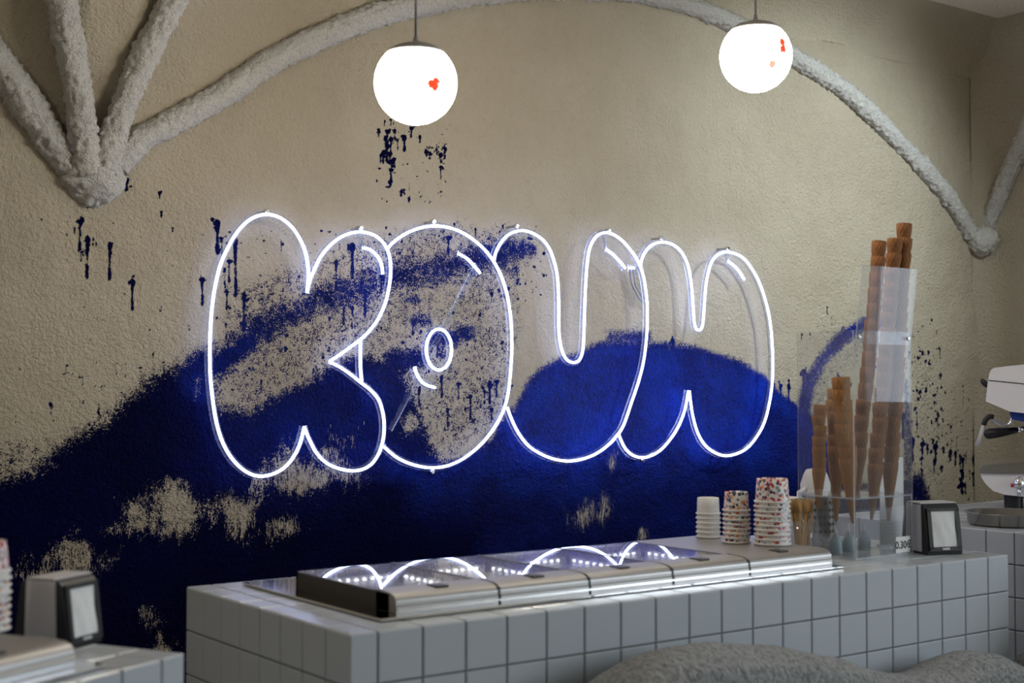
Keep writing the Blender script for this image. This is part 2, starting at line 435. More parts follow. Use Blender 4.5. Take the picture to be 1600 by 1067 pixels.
def build_back_wall():
    xs = np.concatenate([np.linspace(-2.6, 1.0, 24)[:-1], np.arange(1.0, XR+0.02, 0.005)])
    zs = np.concatenate([np.linspace(0, 0.70, 8)[:-1], np.arange(0.70, 3.1, 0.005), np.linspace(3.1, ZC+0.02, 26)])
    nx, nz = len(xs), len(zs)
    X, Z = np.meshgrid(xs, zs)
    Y = YW-vault(X, Z)
    rng = np.random.default_rng(3)
    # gentle unevenness of hand-thrown stucco
    for _ in range(14):
        kx, kz, ph = rng.uniform(-9, 9), rng.uniform(-9, 9), rng.uniform(0, 6.28)
        Y += 0.0012*np.sin(kx*X+kz*Z+ph)
    co = np.stack([X, Y, Z], -1).reshape(-1, 3)
    dens = np.full(X.shape, -0.35); streak = np.zeros(X.shape); tone = np.zeros(X.shape); spray = np.zeros(X.shape)
    wob = sum(0.5**k*np.sin((7+9*k)*X+(5+11*k)*Z*(1 if k % 2 else -1)+k*1.7) for k in range(4))*0.010
    def fbm(sx, sz, octaves=4):
        out = np.zeros(X.shape); amp = 1.0; tot = 0.0
        for o_ in range(octaves):
            gx, gz = int((xs[-1]-xs[0])*sx)+3, int((zs[-1]-zs[0])*sz)+3
            g = rng.random((gz, gx)); u = (xs-xs[0])*sx; w = (zs-zs[0])*sz
            i, j = np.minimum(w.astype(int), gz-2), np.minimum(u.astype(int), gx-2)
            fu_, fw_ = smooth01(u-j)[None, :], smooth01(w-i)[:, None]
            out += amp*((g[np.ix_(i, j)]*(1-fu_)+g[np.ix_(i, j+1)]*fu_)*(1-fw_)+(g[np.ix_(i+1, j)]*(1-fu_)+g[np.ix_(i+1, j+1)]*fu_)*fw_)
            tot += amp; amp *= 0.6; sx *= 2; sz *= 2
        return out/tot
    rag = fbm(9.0, 5.0)
    def W2(pts): return [wallp(*p) for p in pts]
    def poly(pts, soft_px, d, tn=None, lo=-1.3, hi=0.5, sprayed=0.0):
        nonlocal dens, tone, spray
        s = soft_px*pxscale(*pts[len(pts)//2]); sd = poly_sd(X, Z, W2(pts))+wob
        k = smooth01((sd/s-lo)/(hi-lo)); dens = np.maximum(dens, (d+0.35)*k-0.35)
        if tn: tone = np.maximum(tone, tn*smooth01((sd/s+2.5)/3.5))
        if sprayed: spray = np.maximum(spray, sprayed*smooth01((sd/s+3)/3))
    def stroke(pts, d, fall=1.0, tn=None, sprayed=0.0):
        nonlocal dens, tone, spray
        best = np.zeros(X.shape)
        for a, b in zip(pts[:-1], pts[1:]):
            pa, pb = wallp(*a[:2]), wallp(*b[:2]); ra, rb = a[2]*pxscale(*a[:2]), b[2]*pxscale(*b[:2])
            dd, t = seg_dist(X, Z, pa, pb); r = ra+(rb-ra)*t
            best = np.maximum(best, 1-smooth01((dd+wob*0.6)/r/fall*0.62))
        dens = np.maximum(dens, (d+0.35)*best-0.35)
        if tn is not None: tone = np.maximum(tone, tn*smooth01(best*1.6))
        if sprayed: spray = np.maximum(spray, sprayed*np.clip(best*4, 0, 1))
    def blob(x, y, rx, ry, d, **k):
        stroke([(x-max(rx-ry, 0.01), y, ry), (x+max(rx-ry, 0.01), y, ry)] if rx >= ry else [(x, y-(ry-rx), rx), (x, y+(ry-rx), rx)], d, 1.3, **k)
    def bare(x, y, rx, ry, amt, st=0.0):
        nonlocal dens, streak
        c = wallp(x, y); s = pxscale(x, y); hx = abs(wallp(x+rx, y)[0]-c[0]); hz = ry*s
        q = np.hypot((X-c[0])/hx, (Z-c[1])/hz)+(rag-0.5)*2.6
        k = (1-smooth01((q+0.15)/1.75))
        dens = np.where(dens > 0, np.minimum(dens, 1.12+k*(amt-0.10-1.12)), dens); streak = np.maximum(streak, st*k)
    # the dark mass at the left and bottom
    poly([(-90, 812), (0, 776), (60, 748), (120, 708), (175, 668), (225, 628), (262, 592), (318, 560), (336, 640), (385, 655), (440, 628), (512, 590),
          (560, 575), (612, 580), (645, 640), (662, 700), (700, 738), (760, 724), (800, 690), (1000, 690), (1260, 700), (1262, 1150), (-90, 1150)],
         62, 1.08, 0.0)
    poly([(-90, 740), (0, 690), (80, 690), (170, 660), (262, 560), (320, 530), (340, 900), (-90, 900)], 40, 0.45)
    # brighter dome on the right
    poly([(770, 790), (792, 668), (826, 600), (868, 568), (930, 548), (985, 536), (1075, 540), (1130, 556), (1185, 590), (1240, 632), (1280, 655), (1296, 700),
          (1292, 900), (760, 900)], 20, 1.02, 1.0, sprayed=0.75)
    stroke([(955, 530, 22), (1010, 530, 18)], 0.75, 1.3, 0.8, 0.8)
    # diagonal speckled stroke across the letters
    poly([(345, 440), (420, 420), (480, 400), (560, 370), (660, 350), (760, 350), (840, 360), (830, 440), (800, 600), (790, 660), (700, 740), (640, 700), (345, 760)], 40, 0.43, 0.25)
    stroke([(318, 585, 26), (350, 560, 34), (395, 522, 32), (440, 495, 28), (500, 470, 30), (560, 450, 34), (610, 430, 38), (670, 425, 36), (740, 405, 38), (800, 392, 30), (828, 388, 16)], 0.70, 1.6, 0.35)
    stroke([(300, 590, 24), (345, 566, 26), (385, 534, 18)], 0.95)
    for b in [(768, 396, 30, 22, 0.86), (812, 388, 18, 14, 0.74), (800, 425, 20, 16, 0.6), (618, 566, 34, 30, 0.92), (592, 606, 34, 30, 0.95), (640, 560, 40, 24, 0.82), (690, 528, 40, 22, 0.80),
              (726, 520, 22, 18, 0.78), (640, 468, 36, 26, 0.62), (560, 470, 40, 30, 0.60), (690, 545, 16, 26, 0.72), (655, 500, 30, 20, 0.72), (570, 720, 60, 26, 0.8), (620, 610, 24, 26, 0.85)]:
        blob(*b, tn=0.45)
    poly([(640, 745), (700, 725), (770, 690), (800, 640), (806, 700), (780, 800), (660, 800)], 22, 1.0, 0.75)
    # arc stroke and cloud of drops behind the cone stand
    stroke([(1262, 690, 20), (1256, 640, 20), (1264, 600, 17), (1286, 560, 16), (1315, 528, 15), (1350, 506, 14), (1392, 506, 12)], 0.78, 1.35, 0.9, 0.25)
    stroke([(1262, 680, 60), (1290, 590, 50), (1340, 540, 44), (1400, 520, 34)], 0.36, 1.2, 0.7)
    stroke([(1425, 520, 26), (1440, 580, 50), (1445, 650, 55), (1455, 720, 60), (1470, 760, 50)], 0.31, 1.3)
    stroke([(1415, 600, 14), (1418, 700, 16), (1420, 790, 22)], 0.62, 1.3, 0.4)
    poly([(1390, 760), (1440, 735), (1460, 800), (1440, 900), (1290, 900), (1290, 760)], 30, 0.8, 0.5)
    # worn, thinly covered patches
    for b in [(470, 755, 120, 52, 0.50, 0.5), (330, 800, 135, 48, 0.52, 0.4), (440, 820, 75, 40, 0.55, 0.8), (540, 745, 60, 40, 0.62, 0.6), (128, 872, 66, 42, 0.56, 0.6), (50, 905, 50, 70, 0.55, 0.7),
              (215, 975, 42, 62, 0.52, 0.6), (240, 1020, 46, 40, 0.50, 0.3), (272, 786, 70, 40, 0.58, 0.2), (905, 812, 36, 42, 0.60, 1.0), (940, 805, 34, 46, 0.60, 1.0), (1004, 838, 16, 18, 0.6, 1.0),
              (956, 720, 10, 24, 0.62, 1.0), (308, 602, 26, 44, 0.55, 0.4), (640, 668, 34, 34, 0.55, 0.3), (690, 690, 60, 34, 0.52, 0.3), (420, 590, 90, 34, 0.85, 0.0), (500, 545, 60, 30, 0.85, 0.0), (735, 590, 40, 40, 0.72, 0),
              (740, 470, 50, 30, 0.75, 0), (20, 720, 70, 30, 0.85, 0), (700, 780, 40, 30, 0.78, 0.8), (560, 690, 50, 40, 0.78, 0.9), (70, 1010, 60, 40, 0.6, 0.5), (170, 830, 40, 20, 0.7, 0.4)]:
        bare(*b)
    streak = np.clip(streak, 0, 1)
    zt1, zt0 = wallp(1000, 680)[1], wallp(1000, 800)[1]
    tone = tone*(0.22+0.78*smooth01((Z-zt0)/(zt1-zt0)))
    # single splats with drips
    spl = np.full(X.shape, 0.05)
    def splat(x, y, r, drip=0.0):
        nonlocal spl
        s = pxscale(x, y); cx, cz = wallp(x, y); rr = r*s*0.84; L = drip*s; reach = rr+L+0.03
        i0, i1 = np.searchsorted(zs, (cz-reach, cz+rr+0.03)); j0, j1 = np.searchsorted(xs, (cx-rr-0.03, cx+rr+0.03))
        if i1 <= i0 or j1 <= j0: return
        xx, zz = X[i0:i1, j0:j1], Z[i0:i1, j0:j1]
        asp = rng.uniform(0.7, 1.25); d = np.hypot((xx-cx)*asp, (zz-cz)/asp)-rr*0.9
        if drip:
            dd, t = seg_dist(xx, zz, (cx, cz), (cx+rr*rng.uniform(-.15, .15), cz-L))
            d = np.minimum(d, dd-rr*np.where(t < 0.25, 0.75-1.4*t, 0.40+0.10*np.sin(t*9)))
            d = np.minimum(d, np.hypot(xx-cx, (zz-cz+L)*0.7)-rr*0.5)
        if r > 3.4:
            for _ in range(4):
                an, di, sr = rng.uniform(0, 6.28), rr*rng.uniform(0.6, 1.9), rr*rng.uniform(0.15, 0.5)
                d = np.minimum(d, np.hypot(xx-cx-di*math.cos(an), zz-cz-di*math.sin(an))-sr)
        spl[i0:i1, j0:j1] = np.minimum(spl[i0:i1, j0:j1], d)
    S = [(125,346,6,44),(137,374,7,58),(172,384,7,50),(128,394,4,14),(150,381,2.5,3),(207,440,6,42),(315,437,6,38),(340,350,8,44),(346,372,4,24),(367,377,7,84),(357,408,4,34),(350,420,4,30),
         (380,462,6,54),(353,456,4,26),(352,506,3,22),(198,284,6,12),(250,301,4,8),(253,331,3,7),(137,318,6,2),(163,303,3,9),(270,356,3,6),(105,347,2.5,0),(116,357,3,8),(104,366,2.5,0),
         (153,640,3,4),(80,632,4,14),(155,632,3,18),(238,553,3,4),(183,567,2,2),(550,386,8,38),(524,410,5,42),(569,456,6,36),(549,482,4,30),(536,482,4,24),(595,425,4,32),(570,462,4,24),(700,372,6,22),(709,350,3,10),
         (593,203,4,10),(606,205,5,26),(611,187,3,8),(618,204,4,12),(643,200,5,13),(632,214,6,20),(656,214,4,8),(612,218,5,24),(600,238,5,16),(606,228,5,24),(617,248,4,12),(613,252,4,8),(612,265,5,18),
         (666,238,5,4),(671,240,4,8),(682,234,4,7),(694,232,5,15),(688,242,5,11),(688,261,4,18),(695,282,2.5,3),(688,300,3,6),(610,285,5,5),(590,282,3,4),(627,299,4,6),(632,296,3,7),(639,310,3.5,4),(594,263,2.5,0),
         (630,257,2.5,0),(637,256,2.5,0),(605,292,3,0),(603,215,4,30),(622,219,3,14),(596,243,3,10),(610,240,5,14),(671,230,3,0),(675,231,2.5,0),(602,189,3,6),(640,206,2.5,4),(650,310,2,0),(655,300,2,0),
         (1052,533,7,22),(1028,541,5,16),(1220,604,6,16),(1233,603,6,26),(1210,600,3,8),(765,600,7,28),(776,596,5,22),(757,612,4,18),(620,668,10,44),(735,620,5,32),(716,600,4,24),(768,640,5,14),(480,700,4,30),
         (1425,690,9,28),(1441,694,7,13),(1449,700,5,8),(1462,698,8,24),(1475,700,4,6),(1487,706,6,12),(1495,709,6,16),(1502,713,4,12),(1507,718,6,28),(1505,736,5,14),(1525,718,9,6),(1523,740,4,18),(1529,742,6,14),
         (1505,758,8,10),(1510,758,4,12),(1537,779,12,0),(1428,770,6,16),(1441,735,4,8),(1410,650,8,32),(1402,656,6,22),(1398,690,5,12),(1440,716,4,10),(1460,720,4,14),(1473,730,5,6),(1256,582,8,26),(1262,590,6,40),(1310,590,6,10),
         (655,610,5,20),(690,590,5,30),(700,640,4,26),(560,610,4,0),(360,860,4,40),(460,770,5,30),(410,790,6,44),(615,745,7,40),(330,870,5,50),(295,720,5,30)]
    for q in S: splat(*q)
    def scatter(n, x0, x1, y0, y1, r0, r1, pd=0.15):
        for _ in range(n):
            r = r0+(r1-r0)*rng.random()**2.5
            splat(rng.uniform(x0, x1), rng.uniform(y0, y1), r, rng.uniform(6, 20) if rng.random() < pd else 0)
    scatter(60, 585, 705, 190, 320, 0.9, 2.2); scatter(60, 60, 330, 330, 560, 0.9, 2.2, 0.05); scatter(140, 330, 640, 360, 520, 1.0, 3.2, 0.1); scatter(160, 600, 840, 350, 480, 1.0, 3.6, 0.1)
    scatter(120, 1415, 1470, 500, 700, 1.2, 4.0, 0.05); scatter(90, 1430, 1530, 600, 790, 1.2, 4.0, 0.12); scatter(60, 0, 260, 560, 700, 0.9, 2.6, 0.1); scatter(120, 620, 800, 480, 660, 1.2, 4.0, 0.15)
    scatter(90, 1250, 1420, 480, 620, 1.0, 3.2, 0.1); scatter(120, 350, 560, 480, 620, 1.2, 4.0, 0.05); scatter(40, 100, 260, 560, 640, 1.0, 2.4, 0.2); scatter(50, 770, 860, 370, 470, 1.2, 4.2, 0)
    me = bpy.data.meshes.new('wall_back')
    nv = nx*nz; nf = (nx-1)*(nz-1)
    me.vertices.add(nv); me.vertices.foreach_set('co', co.ravel())
    ii = (np.arange(nz-1)[:, None]*nx+np.arange(nx-1)[None, :]).ravel()
    quads = np.stack([ii, ii+1, ii+nx+1, ii+nx], -1).ravel()
    me.loops.add(nf*4); me.loops.foreach_set('vertex_index', quads.astype(np.int32))
    me.polygons.add(nf); me.polygons.foreach_set('loop_start', (np.arange(nf)*4).astype(np.int32))
    me.polygons.foreach_set('use_smooth', np.ones(nf, bool))
    for nm, arr in (('paint_cover', dens), ('paint_splat', spl), ('paint_streak', streak), ('paint_tone', tone), ('paint_spray', spray)):
        at = me.attributes.new(nm, 'FLOAT', 'POINT'); at.data.foreach_set('value', arr.astype(np.float32).ravel())
    me.materials.append(M['wall']); me.update(); me.validate()
    return tag(put('wall_back', me), 'cream rough stucco wall with dark blue spray paint and drips', kind='structure')
build_back_wall()

# ------------------------------------------------------------------ the rest of the room
def struct(name, mb, mat, label=None):
    return tag(mb.build(name, mat), label, kind='structure')
YF, XL = -2.6, -2.6
struct('floor', MB().box(XL, XR+0.2, YF, YW+0.1, -0.1, 0), M['floor'], 'grey floor of the parlour')
struct('ceiling', MB().box(XL, XR+0.2, YF, YW+0.1, ZC, ZC+0.1), M['ceiling'], 'flat cream stucco ceiling')
struct('wall_left', MB().box(XL-0.15, XL, YF, YW, 0, ZC), M['stucco'], 'cream stucco side wall beyond the tiled counters')
struct('wall_front', MB().box(XL, XR+0.2, YF-0.15, YF, 0, ZC), M['stucco'], 'cream stucco wall facing the painted wall')
wr = MB(); y_ = YF
for wy0, wy1, wz0, wz1, pw in WINDOWS:
    wr.box(XR, XR+0.2, y_, wy0, 0, ZC).box(XR, XR+0.2, wy0, wy1, 0, wz0).box(XR, XR+0.2, wy0, wy1, wz1, ZC); y_ = wy1
wr.box(XR, XR+0.2, y_, YW+0.1, 0, ZC)
struct('wall_right', wr, M['stucco'], 'cream stucco wall at a right angle to the painted wall')
for i, (wy0, wy1, wz0, wz1, pw) in enumerate(WINDOWS):
    wf = MB()
    for y in (wy0, wy1-0.06): wf.box(XR+0.06, XR+0.12, y, y+0.06, wz0, wz1)
    for z in (wz0, wz1-0.06): wf.box(XR+0.06, XR+0.12, wy0, wy1, z, z+0.06)
    struct('window_%d' % (i+1), wf, M['window'], ('large white framed shop window in the side wall', 'smaller white framed window in the side wall')[i])

# soft rounded coves where the walls meet the ceiling and each other
def cove(name, a, b, n1, n2, r, label):
    mb = MB(); A, B = Vector(a), Vector(b); n1, n2 = Vector(n1), Vector(n2); K = 8; vs = []
    for P in (A, B):
        c = P+n1*r+n2*r
        for k in range(K+1):
            t = math.pi/2*k/K; vs.append(c-n1*r*math.cos(t)-n2*r*math.sin(t))
    mb.add(vs, [(k, k+1, K+2+k, K+1+k) for k in range(K)], 0, True)
    return struct(name, mb, M['stucco'], label)
cove('trim_1', (XR, YW, 0), (XR, YW, ZC), (-1, 0, 0), (0, -1, 0), 0.12, 'rounded stucco corner between painted wall and side wall')
cove('trim_2', (XL, YW, ZC), (XR, YW, ZC), (0, -1, 0), (0, 0, -1), 0.22, 'rounded stucco edge between painted wall and ceiling')
cove('trim_3', (XR, YF, ZC), (XR, YW, ZC), (-1, 0, 0), (0, 0, -1), 0.22, 'rounded stucco edge between side wall and ceiling')

def rough_tube(name, pts, radii, label, seed=0, nseg=40):
    P = [Vector(p) for p in pts]
    # resample every 9 mm
    out = [P[0]]; rad = [radii[0]]; 
    for i in range(len(P)-1):
        L = (P[i+1]-P[i]).length; k = max(1, int(L/0.006))
        for j in range(1, k+1):
            out.append(P[i].lerp(P[i+1], j/k)); rad.append(radii[i]+(radii[i+1]-radii[i])*j/k)
    mb = MB().tube(out, 1.0, nseg, radii=rad)
    for i, v in enumerate(mb.v):
        c = out[min(i//nseg, len(out)-1)]; d = Vector(v)-c; r = d.length
        if r < 1e-6: continue
        q = Vector(v)+Vector((seed*3.1, 0, 0))
        n = mn.noise(q*6.0)*0.14+mn.noise(q*17.0)*0.10+abs(mn.noise(q*45.0))*0.30+mn.noise(q*100.0)*0.22
        mb.v[i] = tuple(c+d*(0.86+n))
    return struct(name, mb, M['rib'], label)
def rib_on_wall(px, proud, off=None):
    res = []
    for q in catmull(px, 8):
        y = YW
        for _ in range(12):
            p = on_y(q[0], q[1], y); y = 0.5*y+0.5*(YW-float(vault(p[0], p[2]))-proud)
        res.append(on_y(q[0], q[1], y))
    return res
def rr(px, r0, r1, n): return [r0+(r1-r0)*i/(n-1) for i in range(n)]
for k, (px, r0, r1, pr, lab) in enumerate([(RIB_A, .050, .046, .012, 'rough white plaster rib leaving the four-rib corbel away from the neon sign'),
                                      (RIB_B, .044, .041, .05, 'rough white plaster rib rising steeply from the four-rib corbel'),
                                      (RIB_C, .042, .040, .05, 'rough white plaster rib slanting up from the four-rib corbel beside the long arch'),
                                      (RIB_D, .043, .042, .012, 'long rough white plaster arch spanning above the neon sign')]):
    pts = rib_on_wall(px, pr)
    rough_tube('trim_%d' % (4+k), pts, rr(px, r0, r1, len(pts)), lab, k)
pts = []
for q in catmull([(1533, 376), (1549, 335), (1573, 278), (1600, 216), (1635, 140), (1680, 60), (1735, -20), (1800, -95), (1850, -140)], 8):
    pts.append(on_x(q[0], q[1], XR-0.02))
rough_tube('trim_8', pts, [0.045]*len(pts), 'rough white plaster rib climbing the side wall from the two-rib corbel', 9)

def corbel(name, c, rx, ry, rz, label, seed):
    mb = MB(); n, m_ = 56, 40; vs = []; fs = []
    for i in range(m_+1):
        ph = math.pi*i/m_
        for k in range(n):
            a = 2*math.pi*k/n
            d = Vector((math.sin(ph)*math.cos(a), math.sin(ph)*math.sin(a), math.cos(ph)))
            tz = d.z; w = 1.0 if tz > 0 else 1.0+0.25*tz
            p = Vector((d.x*rx*w, d.y*ry*w, d.z*rz)); q = p+Vector(c)+Vector((seed, 0, 0))
            s = 1+mn.noise(q*14)*0.14+abs(mn.noise(q*38))*0.20+mn.noise(q*85)*0.07
            vs.append(Vector(c)+p*s)
    for i in range(m_):
        for k in range(n):
            fs.append((i*n+k, (i+1)*n+k, (i+1)*n+(k+1) % n, i*n+(k+1) % n))
    mb.add(vs, fs, 0, True)
    return struct(name, mb, M['rib'], label)
c = on_y(143, 276, YW)
corbel('trim_9', (c[0], YW-0.005, c[2]), .095, .075, .085, 'lumpy white plaster corbel where four ribs meet', 1.0)
c = on_y(1526, 378, YW)
corbel('trim_10', (min(c[0], XR-0.03), YW-0.03, c[2]), .075, .075, .065, 'lumpy white plaster corbel in the corner where two ribs meet', 5.0)

# ------------------------------------------------------------------ tiles and counters
TILE_MESH = {}
def tile_mesh(w, h):
    """thin glazed tile in the xz plane, facing -y, with a chamfered rim"""
    k = (round(w, 4), round(h, 4))
    if k not in TILE_MESH:
        b, d = 0.0022, 0.006
        vs = [(x, 0, z) for x, z in ((0, 0), (w, 0), (w, h), (0, h))]+[(x, -d+b*0.7, z) for x, z in ((0, 0), (w, 0), (w, h), (0, h))]
        vs += [(x, -d, z) for x, z in ((b, b), (w-b, b), (w-b, h-b), (b, h-b))]
        fs = [(8, 9, 10, 11)]
        for i in range(4):
            j = (i+1) % 4; fs += [(i, j, 4+j, 4+i), (4+i, 4+j, 8+j, 8+i)]
        TILE_MESH[k] = MB().add(vs, fs).mesh('tile', M['tile'])
    return TILE_MESH[k]
GAP = 0.0036
def cuts(total, first, pitch):
    xs = [0.0]; x = first
    while x < total-0.006:
        xs.append(x); x += pitch
    xs.append(total); return xs
def counter(name, label, loc, rz, L, D, H, u_cuts, v_cuts, rows, row_h, faces, hole=None):
    """body in local axes: x along the length, y into the depth, front face at y = 0"""
    root = thing(name, label, 'counter', loc, rz)
    g = 0.006
    MB().box(g, L-g, g, D-g, 0, H-g).build('body', M['grout'], root)
    low = MB()
    def place(w, h, m4):
        o = put('tile', tile_mesh(w, h), root); o.matrix_local = m4
    zt = H
    def column_tiles(width_cuts, base, total):
        for a, b in zip(width_cuts[:-1], width_cuts[1:]):
            for r in range(rows):
                z1 = zt-r*row_h; z0 = z1-row_h
                place(b-a-GAP, row_h-GAP, base @ Matrix.Translation((a+GAP/2, 0, z0+GAP/2)))
    z_low = zt-rows*row_h
    def low_tiles(width_cuts, base):
        z = z_low
        while z > 0.02:
            z0 = max(z-row_h, 0.0)
            for a, b in zip(width_cuts[:-1], width_cuts[1:]):
                if z-z0 < 0.01: continue
                me = tile_mesh(b-a-GAP, z-z0-GAP)
                mt = base @ Matrix.Translation((a+GAP/2, 0, z0+GAP/2))
                low.add([mt @ v.co for v in me.vertices], [tuple(p.vertices) for p in me.polygons])
            z = z0
    bases = {'front': (u_cuts, Matrix.Translation((0, g, 0)), L),
             'left': ([D-v for v in v_cuts][::-1], Matrix.Translation((g, D, 0)) @ Matrix.Rotation(-math.pi/2, 4, 'Z'), D),
             'right': (v_cuts, Matrix.Translation((L-g, 0, 0)) @ Matrix.Rotation(math.pi/2, 4, 'Z'), D)}
    for f in faces:
        wc, base, tot = bases[f]
        column_tiles(wc, base, tot); low_tiles(wc, base)
    top = Matrix.Translation((0, 0, H-g)) @ Matrix.Rotation(-math.pi/2, 4, 'X')     # local -y -> +z ; local z -> +y
    for a, b in zip(u_cuts[:-1], u_cuts[1:]):
        for c0, c1 in zip(v_cuts[:-1], v_cuts[1:]):
            if hole and a > hole[0] and b < hole[1] and c0 > hole[2] and c1 < hole[3]: continue
            place(b-a-GAP, c1-c0-GAP, Matrix.Translation((a+GAP/2, c0+GAP/2, H-g)) @ Matrix(((1,0,0,0),(0,0,1,0),(0,-1,0,0),(0,0,0,1))))
    if low.v:
        tag(low.build('lower_tiles', M['tile'], root), kind='stuff')
    return root

CT = 1.14                                    # counter top height
X0, Y0 = 1.302, 2.300
XE = float(on_y(1576, 870, Y0)[0])
TP = 0.1024
MAIN_L, MAIN_D = XE-X0, 0.775
counter('tiled_counter', 'long white tiled serving counter in front of the blue painted wall', (X0, Y0, 0), 0, MAIN_L, MAIN_D, CT,
        cuts(MAIN_L, 0.062, TP), cuts(MAIN_D, MAIN_D/8, MAIN_D/8), 3, 0.1015, ('front', 'left', 'right'), hole=(0.16, 1.40, 0.12, 0.70))

# foreground counter, turned towards the customers
FGC = on_z(289, 1020, CT); FA = math.radians(28.1)
FL, FD = 1.75, 0.78
fu = Vector((math.cos(FA), math.sin(FA), 0)); fv = Vector((-math.sin(FA), math.cos(FA), 0))
FO = Vector(FGC)-fu*FL; FO.z = 0
fc = [FL-c for c in cuts(FL, 0.060, 0.1)][::-1]
counter('tiled_counter', 'short white tiled counter carrying the other napkin dispenser and steel rail', FO, FA, FL, FD, CT,
        fc, cuts(FD, FD/8, FD/8), 2, 0.1, ('front', 'right'), hole=(-1, FL-0.34, 0.08, 0.66))

# counter along the side with the coffee machine
RT = 1.163; RX = 3.745; RY0, RY1 = 1.62, 3.24; RDX = 1.45
counter('tiled_counter', 'white tiled counter under the white espresso machine', (RX, RY1, 0), -math.pi/2, RY1-RY0, RDX, RT,
        cuts(RY1-RY0, 0.03, 0.1), cuts(RDX, 0.1, 0.1), 4, 0.1, ('front',), hole=(0.9, 3, 0.5, 3))

# ------------------------------------------------------------------ ice cream display with lids
def display(label, loc, rz, L, grooves, y_back, plate, leds=True, metal_from=None, glass_label=None):
    """local axes: x along the rail, y = 0 at the rail's front, z = 0 on the counter"""
    root = thing('ice_cream_display', label, 'freezer display', loc, rz)
    px0, px1, py0, py1 = plate
    MB().bevbox(px0, px1, py0, py1, 0.001, 0.007, 0.002).build('base_plate', M['plate'], root)
    HT = 0.047
    # side walls and back
    MB().box(0, 0.008, 0.03, y_back, 0.007, HT-0.002).build('side_panel', M['dark_metal'], root)
    MB().box(L-0.008, L, 0.03, y_back, 0.007, HT-0.002).build('side_panel', M['steel'], root)
    MB().box(0, L, y_back-0.008, y_back, 0.007, HT-0.002).build('back_panel', M['steel'], root)
    MB().box(0.008, L-0.008, 0.05, y_back-0.008, 0.0075, 0.010).build('tub_floor', M['tub'], root)
    # extruded front rail, one piece for each lid
    prof = [(0.0, 0.0075), (0.0, 0.021), (0.0022, 0.0235), (0.0022, 0.030), (0.003, 0.034), (0.006, 0.0385), (0.012, 0.043), (0.022, 0.0465), (0.040, 0.0485), (0.082, 0.0495), (0.082, 0.0075)]
    ed = [0.0]+list(grooves)+[L]
    for i, (a, b) in enumerate(zip(ed[:-1], ed[1:])):
        ga = 0.0 if i == 0 else 0.0035; gb = 0.0 if i == len(ed)-2 else 0.0035
        r = MB().prism(prof, a+ga, b-gb, 'x').build('front_rail', M['alu'], root)
        if i: MB().box(a-0.0033, a+0.0033, 0.003, 0.080, 0.0085, 0.0405).build('rail_seal', M['black'], root)
        c = (a+b)/2
        MB().bevbox(c-0.016, c+0.016, 0.026, 0.066, 0.0475, 0.0515, 0.001).build('hinge_plate', M['dark_metal'], r)
    MB().prism([(-0.0012, 0.012), (-0.0012, 0.0155), (0.001, 0.0155), (0.001, 0.012)], 0.004, L-0.004, 'x').build('rail_bead', M['steel'], root)
    # lids
    for i, (a, b) in enumerate(zip(ed[:-1], ed[1:])):
        if metal_from is not None and i >= metal_from:
            MB().bevbox(a+0.002, b-0.001, 0.083, y_back, HT-0.004, HT+0.001, 0.001).build('metal_lid', M['alu'], root)
            continue
        gl = MB().box(a+0.004, b-0.004, 0.083, y_back-0.002, HT-0.004, HT).build('glass_lid', M['lid_glass'], root)
        MB().box(b-0.007, b+0.003, 0.083, y_back, 0.012, HT+0.0008).build('lid_divider', M['dark_metal'], root)
        if leds:
            st = MB(); xs_ = np.linspace(a+0.035, b-0.05, 9)
            for x in xs_: st.bevbox(x-0.0035, x+0.0035, y_back-0.068, y_back-0.060, 0.022, 0.028, 0.0012)
            MB().box(a+0.02, b-0.02, y_back-0.060, y_back-0.056, 0.012, 0.032).build('light_strip', M['tub'], root)
            s2 = root.children[-1]
            st.build('led', M['led'], s2)
            st = MB()
            for y in np.linspace(0.11, y_back-0.09, 10): st.bevbox(b-0.022, b-0.015, y-0.0035, y+0.0035, 0.022, 0.028, 0.0012)
            s3 = MB().box(b-0.0145, b-0.0105, 0.095, y_back-0.07, 0.012, 0.032).build('light_strip', M['tub'], root)
            st.build('led', M['led'], s3)
    return root
DX0, DY0 = 1.470, 2.405
DXE = 2.79
gro = [float(on_y(px, 900, DY0)[0])-DX0 for px in (781, 922, 1052, 1172)]
display('steel ice cream display with misted glass lids on the long counter', (DX0, DY0, CT+0.0005), 0, DXE-DX0, gro, 0.44,
        (-0.055, DXE-DX0+0.01, -0.03, 0.61), metal_from=4)
# display on the foreground counter
fr = Vector(on_z(118, 1048, CT))
display('steel ice cream display rail on the short counter', tuple(fr-fu*1.30)[:2]+(CT+0.0005,), FA, 1.30, [0.34, 0.68, 1.02], 0.42,
        (-0.02, 1.34, -0.03, 0.50), leds=False, metal_from=0)

